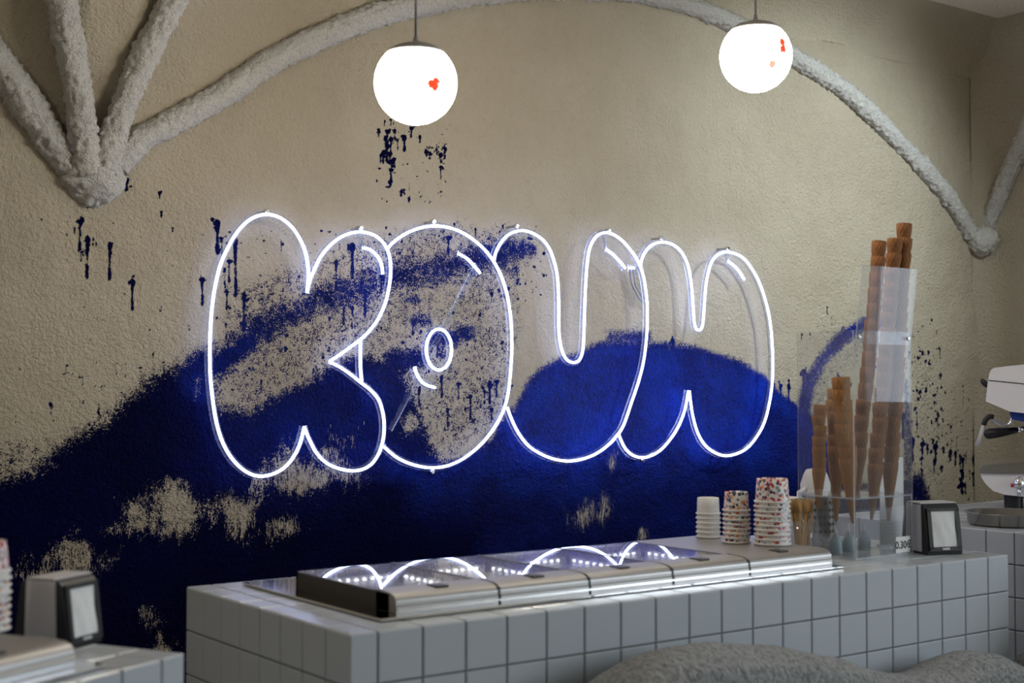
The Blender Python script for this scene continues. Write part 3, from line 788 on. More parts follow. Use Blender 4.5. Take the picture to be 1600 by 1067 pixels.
# ------------------------------------------------------------------ neon sign
SY = YW-0.062
def z2(pts): return [(300+x/2.222, 300+y/2.222) for x, y in pts]
def z3(pts): return [(740+x/2.424, 320+y/2.424) for x, y in pts]
K1 = z2([(397,350),(402,290),(398,240),(385,190),(362,145),(335,112),(300,88),(262,78),(225,84),(190,103),(155,140),(125,190),(98,250),(80,320),(68,400),(62,480),(60,560),(62,640),(70,720),(83,800),(103,865),
         (130,915),(165,955),(205,980),(245,986),(285,976),(320,955),(350,920),(370,880),(382,840),(388,814)])
K2 = z2([(388,814),(395,835),(408,865),(430,905),(462,938),(500,957),(545,967),(585,964),(620,945),(645,910),(660,865),(665,815),(660,765),(645,720),(615,685),(585,662),(545,630),(510,607),(475,589)])
K3 = z2([(475,589),(510,565),(545,540),(585,510),(620,475),(650,430),(672,375),(685,310),(687,250),(678,205),(658,172),(630,150),(590,139),(550,143),(510,160),(475,188),(445,225),(425,265),(408,305),(397,350)])
O1 = z2([(678,195),(700,172),(740,145),(790,125),(840,118),(890,124),(940,143),(990,178),(1030,220),(1060,268),(1083,325),(1098,390),(1106,460),(1108,540),(1104,620),(1095,700),(1080,755),(1055,805),(1020,855),
         (980,895),(935,928),(885,950),(830,957),(780,950),(735,935),(700,915),(664,884)])
O2 = z2([(583,515),(582,565),(583,615),(587,660)])
KH = z2([(590,194),(615,200),(640,222),(655,250),(660,286)])
OH = z2([(922,214),(950,230),(975,255),(998,282)])
OI = z2([(855+44*math.cos(a), 547+71*math.sin(a)) for a in np.linspace(0, 2*math.pi, 17)[:-1]])
OS = z2([(770,608),(778,632),(792,655),(812,670),(842,679)])
U1 = z3([(75,208),(82,180),(100,145),(125,117),(155,102),(185,98),(215,105),(250,125),(278,155),(298,200),(312,255),(318,320),(320,400),(320,470),(325,520),(335,560),(352,588),(375,597),(395,590),(408,565),(413,530),
         (416,470),(418,400),(422,300),(428,220),(437,165),(455,128),(478,110),(505,106),(535,117),(565,140),(592,172),(615,205),(635,250),(648,310),(655,380),(655,460),(650,530),(640,600),(622,670),(595,750),(565,835),
         (535,880),(495,920),(450,948),(400,965),(350,970),(300,962),(250,942),(205,912),(170,868),(145,820),(125,768)])
UH = z3([(500,170),(525,188),(548,212),(572,240)])
UC = z3([(586,239),(606,240)])
N1 = z3([(630,238),(635,205),(650,175),(672,153),(705,142),(740,146),(770,163),(795,195),(812,240),(822,300),(828,370),(832,430),(838,465),(850,474),(862,465),(868,430),(872,370),(878,300),(888,250),(900,215),(920,190),
         (950,179),(985,184),(1020,203),(1050,240),(1080,295),(1105,370),(1120,440),(1128,520),(1131,600),(1128,680),(1118,750),(1100,820),(1075,870),(1040,915),(1000,940),(950,950),(905,935),(870,905),(845,860),(828,800),
         (820,750),(815,704)])
N2 = z3([(811,704),(806,735),(795,785),(775,835),(748,880),(715,920),(680,945),(640,957),(600,948),(570,920),(548,873)])
NH = z3([(962,215),(985,232),(1005,255),(1022,283)])
sign = thing('neon_sign', 'glowing white neon sign spelling KOUN in balloon letters on the wall', 'neon sign', tuple(on_y(770, 740, SY)))
so = Vector(sign.location)
def sgn(px, y=SY): return Vector(on_y(px[0], px[1], y))-so
def sweep(path, prof, closed=False):
    """profile (in-plane offset, out-of-wall offset) swept along a path in the sign plane"""
    mb = MB(); N = len(path); n = len(prof); vs = []; fs = []
    for i, p in enumerate(path):
        t = (path[(i+1) % N]-path[i-1]) if closed else path[min(i+1, N-1)]-path[max(i-1, 0)]
        t = Vector((t.x, 0, t.z)).normalized(); s_ = Vector((-t.z, 0, t.x))
        for u, w in prof: vs.append(p+s_*u+Vector((0, -w, 0)))
    for i in range(N if closed else N-1):
        j = (i+1) % N
        for k in range(n): fs.append((i*n+k, i*n+(k+1) % n, j*n+(k+1) % n, j*n+k))
    if not closed: fs += [tuple(range(n)), tuple(range((N-1)*n, N*n))[::-1]]
    return mb.add(vs, fs, 0, True)
TR = 0.0044
tprof = [(TR*math.cos(a), TR*math.sin(a)+0.004) for a in np.linspace(0, 2*math.pi, 13)[:-1]]
bprof = [(-0.0125, -0.003), (0.0125, -0.003), (0.0125, -0.008), (-0.0125, -0.008)]
def neon(px, closed=False):
    q = px+[px[0]] if closed else px
    path = [sgn(p) for p in catmull(q, 5)]
    if closed: path = path[:-1]
    sweep(path, tprof, closed).build('neon_tube', M['neon'], sign)
    sweep(path, bprof, closed).build('acrylic_backing', M['backing'], sign)
for pth in (K1, K2, K3, O1, O2, KH, OH, OS, U1, UH, UC, N1, N2, NH): neon(pth)
neon(OI, True)
for a, b in (((748, 412), (612, 672)), ((562, 352), (566, 388)), ((946, 362), (948, 390)), ((1137, 391), (1139, 408))):
    sweep([sgn(a), sgn(((a[0]+b[0])/2, (a[1]+b[1])/2)), sgn(b)], [(-0.009, -0.009), (0.009, -0.009), (0.009, -0.012), (-0.009, -0.012)]).build('acrylic_strut', M['strut'], sign)
for p in [(418,330),(564,356),(678,346),(808,353),(952,360),(1034,372),(1138,388),(676,737),(884,722),(1005,719),(1131,713)]:
    q = sgn(p); yb = YW-so.y
    MB().lathe([(0.0045, 0.0), (0.0045, 0.05), (0.0085, 0.051), (0.0085, 0.062), (0.006, 0.066)], 14).build('standoff_bolt', M['chrome'], sign)
    b = sign.children[-1]; b.rotation_euler = (math.pi/2, 0, 0); b.location = (q.x, yb, q.z)
for off in (0, 6):
    cp = [sgn((x+off*0.5, y), SY+0.03) for x, y in catmull([(984, 418), (986, 440), (994, 458), (1002, 470), (1006, 462), (1000, 435), (996, 415)] if not off else [(986, 418), (990, 445), (999, 462), (1003, 474)], 5)]
    MB().tube(cp, 0.0028, 8).build('power_cable', M['cable'], sign)

# ------------------------------------------------------------------ globe pendants
def pendant(px, py, dpx, R, spots, label):
    zc = R*2*FPX/dpx
    d = ray(px, py); c = Vector(CAM+d*zc)
    def on_glass(sx, sy):
        e = Vector(ray(sx, sy)).normalized(); o_ = Vector(CAM)-c; b_ = o_.dot(e); q_ = b_*b_-o_.dot(o_)+R*R
        return tuple(o_+e*(-b_-math.sqrt(max(q_, 0.0))))
    root = thing('globe_pendant', label, 'pendant lamp', tuple(c), 0)
    ac = 0.76
    prof = [(max(R*math.sin(a), 1e-6), -R*math.cos(a)) for a in np.linspace(0, math.pi-ac, 34)]
    gm = globe_material('opal_globe_with_painted_petals', [(on_glass(sx, sy), r, k) for sx, sy, r, k in spots])
    gl = MB().lathe(prof, 48).build('globe', gm, root)
    rc = R*math.sin(ac); zt = R*math.cos(ac)
    MB().lathe([(rc*1.03, zt-0.004), (rc*1.03, zt+0.003), (rc*0.75, zt+0.016), (rc*0.42, zt+0.024), (rc*0.12, zt+0.029), (0.006, zt+0.036), (0.0045, zt+0.046)], 40).build('cap', M['lampcap'], root)
    h = ZC-c.z
    MB().lathe([(0.0032, zt+0.04), (0.0032, h-0.02)], 10).build('cord', M['lampcap'], root)
    MB().lathe([(0.045, h-0.022), (0.05, h-0.015), (0.05, h-0.001)], 28).build('ceiling_rose', M['lampcap'], root)
    return root
pendant(649.5, 130, 129, 0.104, [(678, 132, 0.028, 1.0), (683, 127, 0.016, 1.0)], 'opal globe pendant with one red petal mark, above the letter O')
pendant(-1318, -501, 273.4, 0.104, [(-1298, -501, 0.02, 1.0)], 'opal globe pendant added out of view as fill light above the short tiled counter')  # unseen globe, added as warm fill for the left wall and counter ends
pendant(1181, 88, 112, 0.104, [(1223, 66, 0.021, 1.0), (1224, 76, 0.021, 1.0), (1207, 100, 0.019, 0.985), (1213, 113, 0.009, 0.97)], 'opal globe pendant with two red petal marks, above the letter N')

# ------------------------------------------------------------------ ceiling spotlight washing the painted wall
def spotlight(loc, target, power, label):
    root = thing('ceiling_spotlight', label, 'spotlight', loc)
    d = (Vector(target)-Vector(loc)).normalized()
    h = ZC-loc[2]
    MB().lathe([(0.045, h-0.018), (0.05, h-0.012), (0.05, h-0.001)], 28).build('mounting_plate', M['window'], root)
    MB().lathe([(0.010, 0.03), (0.010, h-0.018)], 14).build('stem', M['window'], root)
    sh_ = MB().lathe([(0.030, -0.07), (0.045, -0.06), (0.050, 0.0), (0.052, 0.075), (0.046, 0.075), (0.040, 0.02), (0.0, 0.015)], 32).build('lamp_housing', M['window'], root)
    sh_.rotation_euler = d.to_track_quat('Z', 'Y').to_euler()
    l = bpy.data.lights.new('spot_beam', 'SPOT'); l.energy = power; l.color = (0.84, 0.95, 1.0); l.spot_size = math.radians(82); l.spot_blend = 1.0; l.shadow_soft_size = 0.10
    lo = bpy.data.objects.new('spot_beam', l); COL.objects.link(lo)
    lo.location = Vector(loc)+d*0.09; lo.rotation_euler = d.to_track_quat('-Z', 'Y').to_euler()
    return root
spotlight((4.75, 2.05, 3.12), (4.45, YW, 2.15), 150, 'small white ceiling spotlight aimed at the painted wall')

# ------------------------------------------------------------------ paper cups
def cup_proto(R, r, h, mats):
    """upside-down paper cup: rolled rim at the bottom, base at the top; origin at the rim"""
    t = 0.0012
    body = MB().lathe([(R, 0.003), (r+(R-r)*0.5, h*0.5), (r, h-0.001), (r-0.0015, h), (r-0.002, h-0.004), (0.0005, h-0.005)], 32, cap=False)
    body.lathe([(R-t, 0.003), (r-t-0.001, h-0.007), (0.0005, h-0.008)], 32, cap=False)
    me = body.mesh('cup_wall', mats)
    rim = MB(); ring = []
    for k in range(33): pass
    rim.tube([((R+0.001)*math.cos(a), (R+0.001)*math.sin(a), 0.003) for a in np.linspace(0, 2*math.pi, 33)[:-1]], 0.0028, 8, closed=True)
    return me, rim.mesh('rim', M['white_paper'])
def cup_stack(x, y, z, n, R, r, h, pitch, mats, what, group, cat='cup'):
    me, rim = cup_proto(R, r, h, mats)
    for i in range(n):
        lab = ('topmost upside-down ' if i == n-1 else 'upside-down ')+what
        o = thing('paper_cup', lab, cat, (x+random.uniform(-.0008, .0008), y+random.uniform(-.0008, .0008), z+i*pitch), random.uniform(0, 6.28), None if i == n-1 else group)
        put('cup_wall', me, o); put('rim', rim, o)
LT = CT+0.0005+0.048
def at_top(px, py, z):
    p = on_z(px, py, z); return p[0], p[1]
p = at_top(1117, 836, LT+0.0005)
DZT = LT+0.0005
cup_stack(2.722, 2.790, DZT, 6, 0.0315, 0.0300, 0.047, 0.0128, M['white_paper'], 'plain white paper cup in the shortest stack on the ice cream display', 'plain white cups')
cup_stack(2.690, 2.650, DZT, 8, 0.0345, 0.0310, 0.052, 0.0122, M['confetti'], 'confetti patterned paper cup in the narrow stack beside the white cups', 'cups of the narrow confetti stack')
cup_stack(2.738, 2.565, DZT, 10, 0.0455, 0.0410, 0.064, 0.0124, M['confetti'], 'confetti patterned paper cup in the wide tall stack next to the wooden spoons', 'cups of the wide confetti stack')
q = Vector(on_z(-14, 1030, CT))+fv*0.10
q = Vector(FGC)-fu*0.62+fv*0.36
q = on_z(-22, 985, LT)
cup_stack(q[0], q[1], DZT, 9, 0.0375, 0.0320, 0.055, 0.0124, M['confetti'], 'confetti patterned paper cup in the blurred stack on the short counter', 'cups on the short counter')

# ------------------------------------------------------------------ wooden spoons in a clear beaker
bx, by = 2.896, 2.600
bk = thing('clear_beaker', 'clear plastic beaker full of wooden spoons beside the cone stand', 'beaker', (bx, by, CT+0.0005))
MB().lathe([(0.030, 0), (0.036, 0.10), (0.0345, 0.10), (0.0285, 0.003)], 28).build('beaker_wall', M['acrylic'], bk)
for i in range(22):
    a = i*2.4; rad = 0.004+0.019*math.sqrt((i+0.5)/22)
    mb = MB().bevbox(-0.0045, 0.0045, -0.0008, 0.0008, 0, 0.125, 0.0006)
    vs = []; fs = []; nn = 14
    for s_ in (-0.0008, 0.0008):
        for k in range(nn):
            t = 2*math.pi*k/nn; vs.append((0.0095*math.cos(t), s_, 0.136+0.020*math.sin(t)))
    fs = [tuple(range(nn))[::-1], tuple(range(nn, 2*nn))]+[(k, (k+1) % nn, nn+(k+1) % nn, nn+k) for k in range(nn)]
    mb.add(vs, fs)
    o = mb.build('wooden_spoon', M['wood'])
    tl = 0.09+0.05*random.random()
    o.location = (bx+rad*math.cos(a), by+rad*math.sin(a), CT+0.005)
    o.rotation_euler = (-tl*math.sin(a), tl*math.cos(a), random.uniform(0, 3.1))
    o.rotation_euler = (-0.13*math.sin(a)*rad/0.023, 0.13*math.cos(a)*rad/0.023, random.uniform(0, 3.1))
    o.rotation_euler[0] += random.uniform(-.05, .05); o.rotation_euler[1] += random.uniform(-.05, .05)
    tag(o, 'flat wooden ice cream spoon standing in the clear beaker', 'spoon', 'wooden spoons in the beaker')

# ------------------------------------------------------------------ acrylic cone stand and the cones
sx0, sx1, sy0, sy1 = 2.950, 3.196, 2.462, 2.665
st = thing('cone_stand', 'clear acrylic cone stand holding stacks of ice cream cones', 'cone stand', ((sx0+sx1)/2, (sy0+sy1)/2, CT+0.0005))
sw, sd_ = (sx1-sx0)/2, (sy1-sy0)/2
def sheet(x0, x1, y0, y1, z0, z1, name='panel', parent=st):
    """clear sheet: big faces see-through, narrow faces bright polished edges"""
    mb = MB().box(x0, x1, y0, y1, z0, z1); d = (x1-x0, y1-y0, z1-z0); ax = d.index(min(d))
    # face order of box: -z +z -y +y -x +x
    fa = {2: (0, 1), 1: (2, 3), 0: (4, 5)}[ax]
    mb.mi = [0 if i in fa else 1 for i in range(6)]
    return mb.build(name, [M['acrylic'], M['acrylic_edge']], parent)
TT = 0.004; HB = 0.622
sheet(-sw, sw, -sd_, sd_, 0.0, 0.006, 'base')
sheet(-sw, sw, -sd_, -sd_+TT, 0.006, HB, 'front_panel')
sheet(-sw, -sw+TT, -sd_+TT, sd_, 0.006, HB, 'side_panel')
sheet(sw-TT, sw, -sd_+TT, sd_, 0.006, 0.17, 'side_panel')
sheet(-sw+TT, sw-TT, sd_-0.004, sd_, 0.006, 0.17, 'back_panel')
shelf_z = 0.163
# shelf with real holes: built from strips round square-cut holes
cone_pos = [(2.978, 2.615, 's1'), (3.052, 2.615, 's2'), (3.012, 2.522, 's3'), (3.122, 2.612, 's4'), (3.083, 2.515, 's5'), (3.154, 2.515, 's6')]
cxm, cym = (sx0+sx1)/2, (sy0+sy1)/2
# y strips
rows_ = [(-sd_+TT, 2.502-cym), (2.532-cym, 2.600-cym), (2.628-cym, sd_-TT)]
for z in (shelf_z,):
    for a, b in rows_: sheet(-sw+TT, sw-TT, a, b, z, z+0.004, 'shelf_strip')
    for (ya, yb), xs_ in (((2.502-cym, 2.532-cym), (3.012, 3.083, 3.154)), ((2.600-cym, 2.628-cym), (2.978, 3.052, 3.122))):
        e = [-sw+TT]+[v for x in xs_ for v in (x-cxm-0.0145, x-cxm+0.0145)]+[sw-TT]
        for i in range(0, len(e), 2):
            if e[i+1]-e[i] > 0.002: sheet(e[i], e[i+1], ya, yb, z, z+0.004, 'shelf_strip')
# upper extension plate, screwed on and leaning a little
up = MB(); lean = 0.022
z0, z1 = 0.585, 0.80
vs = [(x+(lean if z == z1 else 0), y-(0.0078 if z == z1 else 0), z) for z in (z0, z1) for y in (-sd_-0.0045, -sd_-0.0005) for x in (-sw+0.004, sw-0.008)]
up.add(vs, [(0, 2, 3, 1), (4, 5, 7, 6), (0, 1, 5, 4), (2, 6, 7, 3), (0, 4, 6, 2), (1, 3, 7, 5)])
up.mi = [1, 1, 0, 0, 1, 1]
up.build('top_panel', [M['acrylic'], M['acrylic_edge']], st)
for x in (-sw+0.016, sw-0.022):
    b = MB().lathe([(0.006, 0), (0.006, 0.003), (0.004, 0.005)], 14).build('screw', M['chrome'], st)
    b.rotation_euler = (math.pi/2, 0, 0); b.location = (x, -sd_-0.0045, 0.604)
# price tag on the front panel
tagp = MB().box(sw-0.078, sw-0.016, -sd_-0.0022, -sd_-0.0008, 0.008, 0.052).build('price_tag', M['white_paper'], st)
cu = bpy.data.curves.new('price', 'FONT'); cu.body = '0.30\u20ac'; cu.size = 0.0285; cu.extrude = 0.0002; cu.offset = 0.0006; cu.align_x = 'CENTER'
to = bpy.data.objects.new('tmp_price', cu); COL.objects.link(to)
bpy.context.view_layer.update()
me = bpy.data.meshes.new_from_object(to.evaluated_get(bpy.context.evaluated_depsgraph_get())); me.name = 'price_lettering'
bpy.data.objects.remove(to); me.materials.clear(); me.materials.append(M['ink'])
pl = put('price_lettering', me, tagp); pl.rotation_euler = (math.pi/2, 0, 0); pl.location = (sw-0.047, -sd_-0.0026, 0.020)

def cone_mesh(R, h, mat, name='cone_shell'):
    b = MB().lathe([(0.0022, 0.0), (0.0045, 0.003), (R*0.90, h*0.80), (R*0.94, h*0.84), (R*0.97, h*0.86), (R, h-0.001), (R-0.0015, h), (R-0.003, h-0.001), (R*0.85, h*0.80), (0.003, 0.012)], 28)
    return b.mesh(name, mat)
def cone_stack(x, y, n, R, h, pitch, z_tip, lean, mat, what, group, rot=True):
    me = cone_mesh(R, h, mat)
    L = max(pitch*(n-1), 0.01)
    for i in range(n):
        t = i*pitch; dx = lean*(t/L) if n > 1 else 0
        tilt = math.atan2(lean, L)
        lab = ('topmost ' if i == n-1 else ('lowest ' if i == 0 else ''))+what
        o = put('ice_cream_cone', me, None, (x+dx+random.uniform(-.001, .001), y+random.uniform(-.001, .001), z_tip+t), (random.uniform(-.012, .012), tilt*0.9+random.uniform(-.012, .012), 0))
        o.rotation_euler[2] = random.uniform(0, 6.28) if abs(lean) < 0.02 else 0.0
        tag(o, lab, 'ice cream cone', None if i in (0, n-1) else group)
def tipz(px, py, x, y):
    d = ray(px, py); zc = (np.array([x, y, 0])-CAM)[:2] @ Fv[:2]/1.0
    k = math.hypot(x, y)/math.hypot(d[0], d[1]); return CZ+d[2]*k
def rimz(py, x, y): return tipz(800+FPX*((x*Rv[0]+y*Rv[1])/(x*Fv[0]+y*Fv[1])), py, x, y)
specs = {'s1': (7, .0195, 632, 731, 797, 0.006, 'cone_light', 'wafer cone in the shortest stack of the acrylic stand'),
         's2': (7, .0225, 607, 714, 815, -0.004, 'cone_light', 'wafer cone in the second shortest stack of the acrylic stand'),
         's3': (8, .0255, 589, 714, 818, -0.028, 'cone_light', 'wide wafer cone in the stack at the front corner of the acrylic stand'),
         's4': (14, .0215, 372, 700, 806, 0.10, 'cone_dark', 'sugar cone in the tall stack behind two others in the acrylic stand'),
         's5': (16, .0222, 369, 725, 812, 0.094, 'cone_dark', 'sugar cone in the tall leaning stack in the middle of the acrylic stand'),
         's6': (17, .0222, 346, 722, 814, 0.072, 'cone_dark', 'sugar cone in the tallest stack of the acrylic stand')}
for x, y, k in cone_pos:
    n, R, ty, by_, tip, lean, mat, what = specs[k]
    ztip = max(rimz(tip, x, y), CT+0.012); z_first = rimz(by_, x, y); z_top = rimz(ty, x, y)
    cone_stack(x, y, n, R, z_first-ztip, (z_top-z_first)/(n-1), ztip, lean, M[mat], what, 'cones of '+{'s1': 'the shortest stack', 's2': 'the second shortest stack', 's3': 'the front corner stack', 's4': 'the tall stack behind', 's5': 'the tall middle stack', 's6': 'the tallest stack'}[k])

# small things in and behind the stand
def blade(name, x, y, z, label):
    t = thing(name, label, 'squeeze bottle', (x, y, z), 0, 'grey blue bottles under the cones')
    MB().lathe([(0.017, 0.0), (0.018, 0.004), (0.018, 0.028), (0.014, 0.040), (0.007, 0.050), (0.0065, 0.053)], 24).build('bottle_body', M['greyblue'], t)
    MB().lathe([(0.0064, 0.053), (0.0035, 0.062), (0.0018, 0.078)], 16).build('nozzle', M['silver'], t)
blade('squeeze_bottle', 2.985, 2.56, CT+0.0075, 'small grey blue squeeze bottle under the cones in the acrylic stand')
blade('squeeze_bottle', 3.045, 2.565, CT+0.0075, 'small grey blue squeeze bottle under the cones in the acrylic stand')
blade('squeeze_bottle', 3.105, 2.56, CT+0.0075, 'small grey blue squeeze bottle under the cones in the acrylic stand')
# perforated steel canister behind the stand
cn = thing('steel_canister', 'perforated steel spoon canister behind the cone stand', 'canister', (3.135, 2.755, CT+0.0005))
MB().lathe([(0.045, 0), (0.046, 0.002), (0.046, 0.148), (0.0475, 0.150), (0.044, 0.150), (0.043, 0.004)], 36).build('canister_wall', M['steel'], cn)
hm = MB().lathe([(0.0048, 0), (0.0048, 0.0006)], 10).mesh('hole', M['black'])
for r in range(5):
    for k in range(9):
        a = math.radians(150+k*20); o = put('hole', hm, cn, (0.0461*math.cos(a), 0.0461*math.sin(a), 0.045+r*0.021), (math.pi/2, 0, a+math.pi/2))
wb = thing('white_box', 'white cardboard box behind the cone stand', 'box', (2.975, 2.755, CT+0.0005), 0.15)
MB().bevbox(-0.055, 0.055, -0.045, 0.045, 0, 0.125, 0.002).build('box_body', M['white_paper'], wb)
MB().bevbox(-0.057, 0.057, -0.047, 0.047, 0.1255, 0.15, 0.002).build('box_lid', M['white_paper'], wb)
jug = thing('white_jug', 'white plastic jug standing behind the wooden spoons', 'jug', (3.25, 2.865, CT+0.0005))
MB().lathe([(0.035, 0), (0.040, 0.01), (0.044, 0.12), (0.046, 0.17), (0.036, 0.20), (0.028, 0.215), (0.0, 0.22)], 24).build('jug_body', M['white_paper'], jug)
MB().tube([(-0.043, 0, 0.16), (-0.075, 0, 0.15), (-0.078, 0, 0.08), (-0.042, 0, 0.06)], 0.006, 10).build('jug_handle', M['white_paper'], jug)
# allergen card on a little foot
cdx0, cdx1, cy_ = 3.212, 3.318, 2.590
card = thing('menu_card', 'white printed information card standing behind the napkin dispenser', 'card', ((cdx0+cdx1)/2, cy_, CT+0.0005))
MB().bevbox(-0.04, 0.04, -0.025, 0.025, 0, 0.012, 0.002).build('card_foot', M['acrylic_edge'], card)
cw = (cdx1-cdx0)/2
sh = MB().box(-cw, cw, -0.001, 0.001, 0.0125, 0.262).build('card_sheet', M['white_paper'], card)
tx = MB(); z = 0.235
for i in range(20):
    w = cw*(0.85 if i % 5 else 0.5)*random.uniform(0.7, 1.0)
    tx.box(-cw*0.85, -cw*0.85+2*w*0.85, -0.0016, -0.0011, z, z+0.0022); z -= 0.0095 if i % 5 else 0.013
tag(tx.build('printed_lines', M['silver'], sh), kind='stuff')

# ------------------------------------------------------------------ napkin dispensers
def dispenser(loc, rz, label, s=1.0):
    """local: napkin face towards -y"""
    root = thing('napkin_dispenser', label, 'napkin dispenser', loc, rz)
    w, d, h = 0.052*s, 0.056*s, 0.132*s
    # side profile in (y, z): leaning front and back
    prof = [(-d*1.10, 0), (-d*1.12, h*0.10), (-d*1.0, h*0.55), (-d*0.86, h*0.90), (-d*0.74, h*0.975), (-d*0.55, h), (d*0.55, h), (d*0.74, h*0.975), (d*0.86, h*0.90), (d*1.0, h*0.55), (d*1.12, h*0.10), (d*1.10, 0)]
    MB().prism(prof, -w, w, 'x').build('housing', M['black'], root)
    for sx in (-1, 1):
        pr = [(-d*0.66, h*0.05), (-d*0.60, h*0.985), (d*0.60, h*0.985), (d*0.66, h*0.05)]
        a, b = sorted((sx*(w+0.0005), sx*(w+0.0035)))
        MB().prism(pr, a, b, 'x').build('side_plate', M['silver'], root)
    MB().prism([(-d*0.58, h+0.0005), (d*0.58, h+0.0005), (d*0.56, h+0.003), (-d*0.56, h+0.003)], -w-0.003, w+0.003, 'x').build('top_plate', M['silver'], root)
    for sy in (-1, 1):
        # frame and napkin set into each sloping face
        zz0, zz1 = h*0.16, h*0.86
        yf = lambda z: (1.12-(z/h-0.10)*0.31)*d
        n, m_ = 7, 9; vs = []; fs = []
        for i in range(m_+1):
            z = zz0+(zz1-zz0)*i/m_
            for k in range(n+1):
                x = (-0.70+1.40*k/n)*w
                bulge = 0.0035*math.sin(math.pi*i/m_)*math.sin(math.pi*k/n)+0.0012*math.sin(k*1.9+i*0.8)
                vs.append((x, sy*(yf(z)+0.0022+bulge), z))
        for i in range(m_):
            for k in range(n):
                q4 = (i*(n+1)+k, i*(n+1)+k+1, (i+1)*(n+1)+k+1, (i+1)*(n+1)+k); fs.append(q4 if sy < 0 else q4[::-1])
        MB().add(vs, fs, 0, True).build('napkin', M['napkin'], root)
        fr_ = MB()
        for xa, xb, za, zb in ((-0.92, -0.70, 0.11, 0.90), (0.70, 0.92, 0.11, 0.90), (-0.92, 0.92, 0.08, 0.16), (-0.92, 0.92, 0.86, 0.92)):
            za *= h; zb *= h
            vs = [(x*w, sy*(yf(z)+o_), z) for z in (za, zb) for o_ in (-0.006, 0.005) for x in (xa, xb)]
            fr_.add(vs, [(0, 2, 3, 1), (4, 5, 7, 6), (0, 1, 5, 4), (2, 6, 7, 3), (0, 4, 6, 2), (1, 3, 7, 5)])
        f_ = fr_.build('face_frame', M['black'], root)
        MB().bevbox(-0.012, 0.012, min(sy*(yf(h*.12)+.005), sy*(yf(h*.12)+.0065)), max(sy*(yf(h*.12)+.005), sy*(yf(h*.12)+.0065)), h*0.10, h*0.14, 0.0005).build('badge', M['silver'], f_)
    return root
# napkin faces point at heading (degrees); local -y is heading rz-90
pd = on_z(1466, 858, CT)
dispenser((3.278, 2.462, CT+0.0005), math.radians(250+90), 'black and silver napkin dispenser at the end of the long counter', 1.06)
pf = Vector(on_z(92, 1006, CT))
dispenser((pf.x, pf.y, CT+0.0005), math.radians(303+90), 'black and silver napkin dispenser on the short counter, out of focus', 0.93)

# ------------------------------------------------------------------ espresso machine
MH = YAW-math.atan2(770, FPX)                       # the machine's side looks along this heading
mc = on_z(1570, 803, RT)
mach = thing('espresso_machine', 'white espresso machine with black handled portafilter on the side counter', 'espresso machine', (mc[0], mc[1], RT+0.0005), MH-math.pi/2)
ml = Vector(mach.location); mn_ = np.array([math.cos(MH), math.sin(MH), 0.0]); mt_ = np.array([math.sin(MH), -math.cos(MH), 0.0])
def mloc(x, y, dy=0.0):
    """pixel on the plane dy behind the machine's near side, in the machine's axes"""
    d = ray(x, y); k = ((np.array(ml)-CAM) @ mn_+dy)/(d @ mn_); q = CAM+d*k-np.array(ml)
    return (float(q @ mt_), dy, float(q[2]))
def lp(pts): return [mloc(*p)[::2] for p in pts]
ya, yb = 0.0, 0.36
xr = 0.46
head = lp([(1540, 627), (1543, 600), (1546, 583), (1549, 577), (1554, 574.5), (1575, 572), (1605, 569)])
hb = lp([(1578, 643)])[0]
head += [(xr, head[-1][1]+0.02), (xr, hb[1]-0.05), hb]
hd = MB().prism(head, ya, yb, 'y').build('head_housing', M['machine'], mach)
seam = lp([(1545, 593.5), (1610, 600), (1610, 601.5), (1545, 595)])
MB().prism(seam, ya-0.0012, yb+0.0012, 'y').build('seam', M['dark_metal'], hd)
tr = lp([(1577, 643), (1581, 655), (1640, 668), (1640, 650)])
MB().prism(tr, ya+0.02, yb-0.02, 'y').build('blue_underside', M['blue_trim'], mach)
# column at the back joining head and base
cz0 = lp([(1600, 728)])[0][1]
MB().bevbox(lp([(1640, 700)])[0][0], xr, ya+0.03, yb-0.03, cz0-0.05, hb[1]-0.01, 0.006).build('column', M['machine'], mach)
tray = lp([(1531, 731), (1536, 727), (1600, 721)]); tray += [(xr, tray[-1][1]+0.005), (xr, lp([(1600, 740)])[0][1])]+lp([(1600, 740), (1532, 739)])
MB().prism(tray, ya-0.01, yb+0.01, 'y').build('drip_tray', M['steel'], mach)
low_ = lp([(1532, 739.5), (1600, 740.5)]); low_ += [(xr, low_[-1][1]), (xr, lp([(1600, 776)])[0][1])]+lp([(1600, 776), (1570, 773), (1552, 767), (1541, 757), (1534, 747)])
MB().prism(low_, ya, yb, 'y').build('base_body', M['machine'], mach)
zb_ = lp([(1600, 776)])[0][1]
xf = lp([(1560, 770)])[0][0]
for x in (xf+0.05, xr-0.06):
    for y in (ya+0.05, yb-0.05):
        MB().lathe([(0.030, 0), (0.032, 0.004), (0.032, zb_*0.85), (0.034, zb_+0.03)], 20, center=(x, y, 0)).build('foot', M['machine'] if y > 0.2 else M['black'], mach)
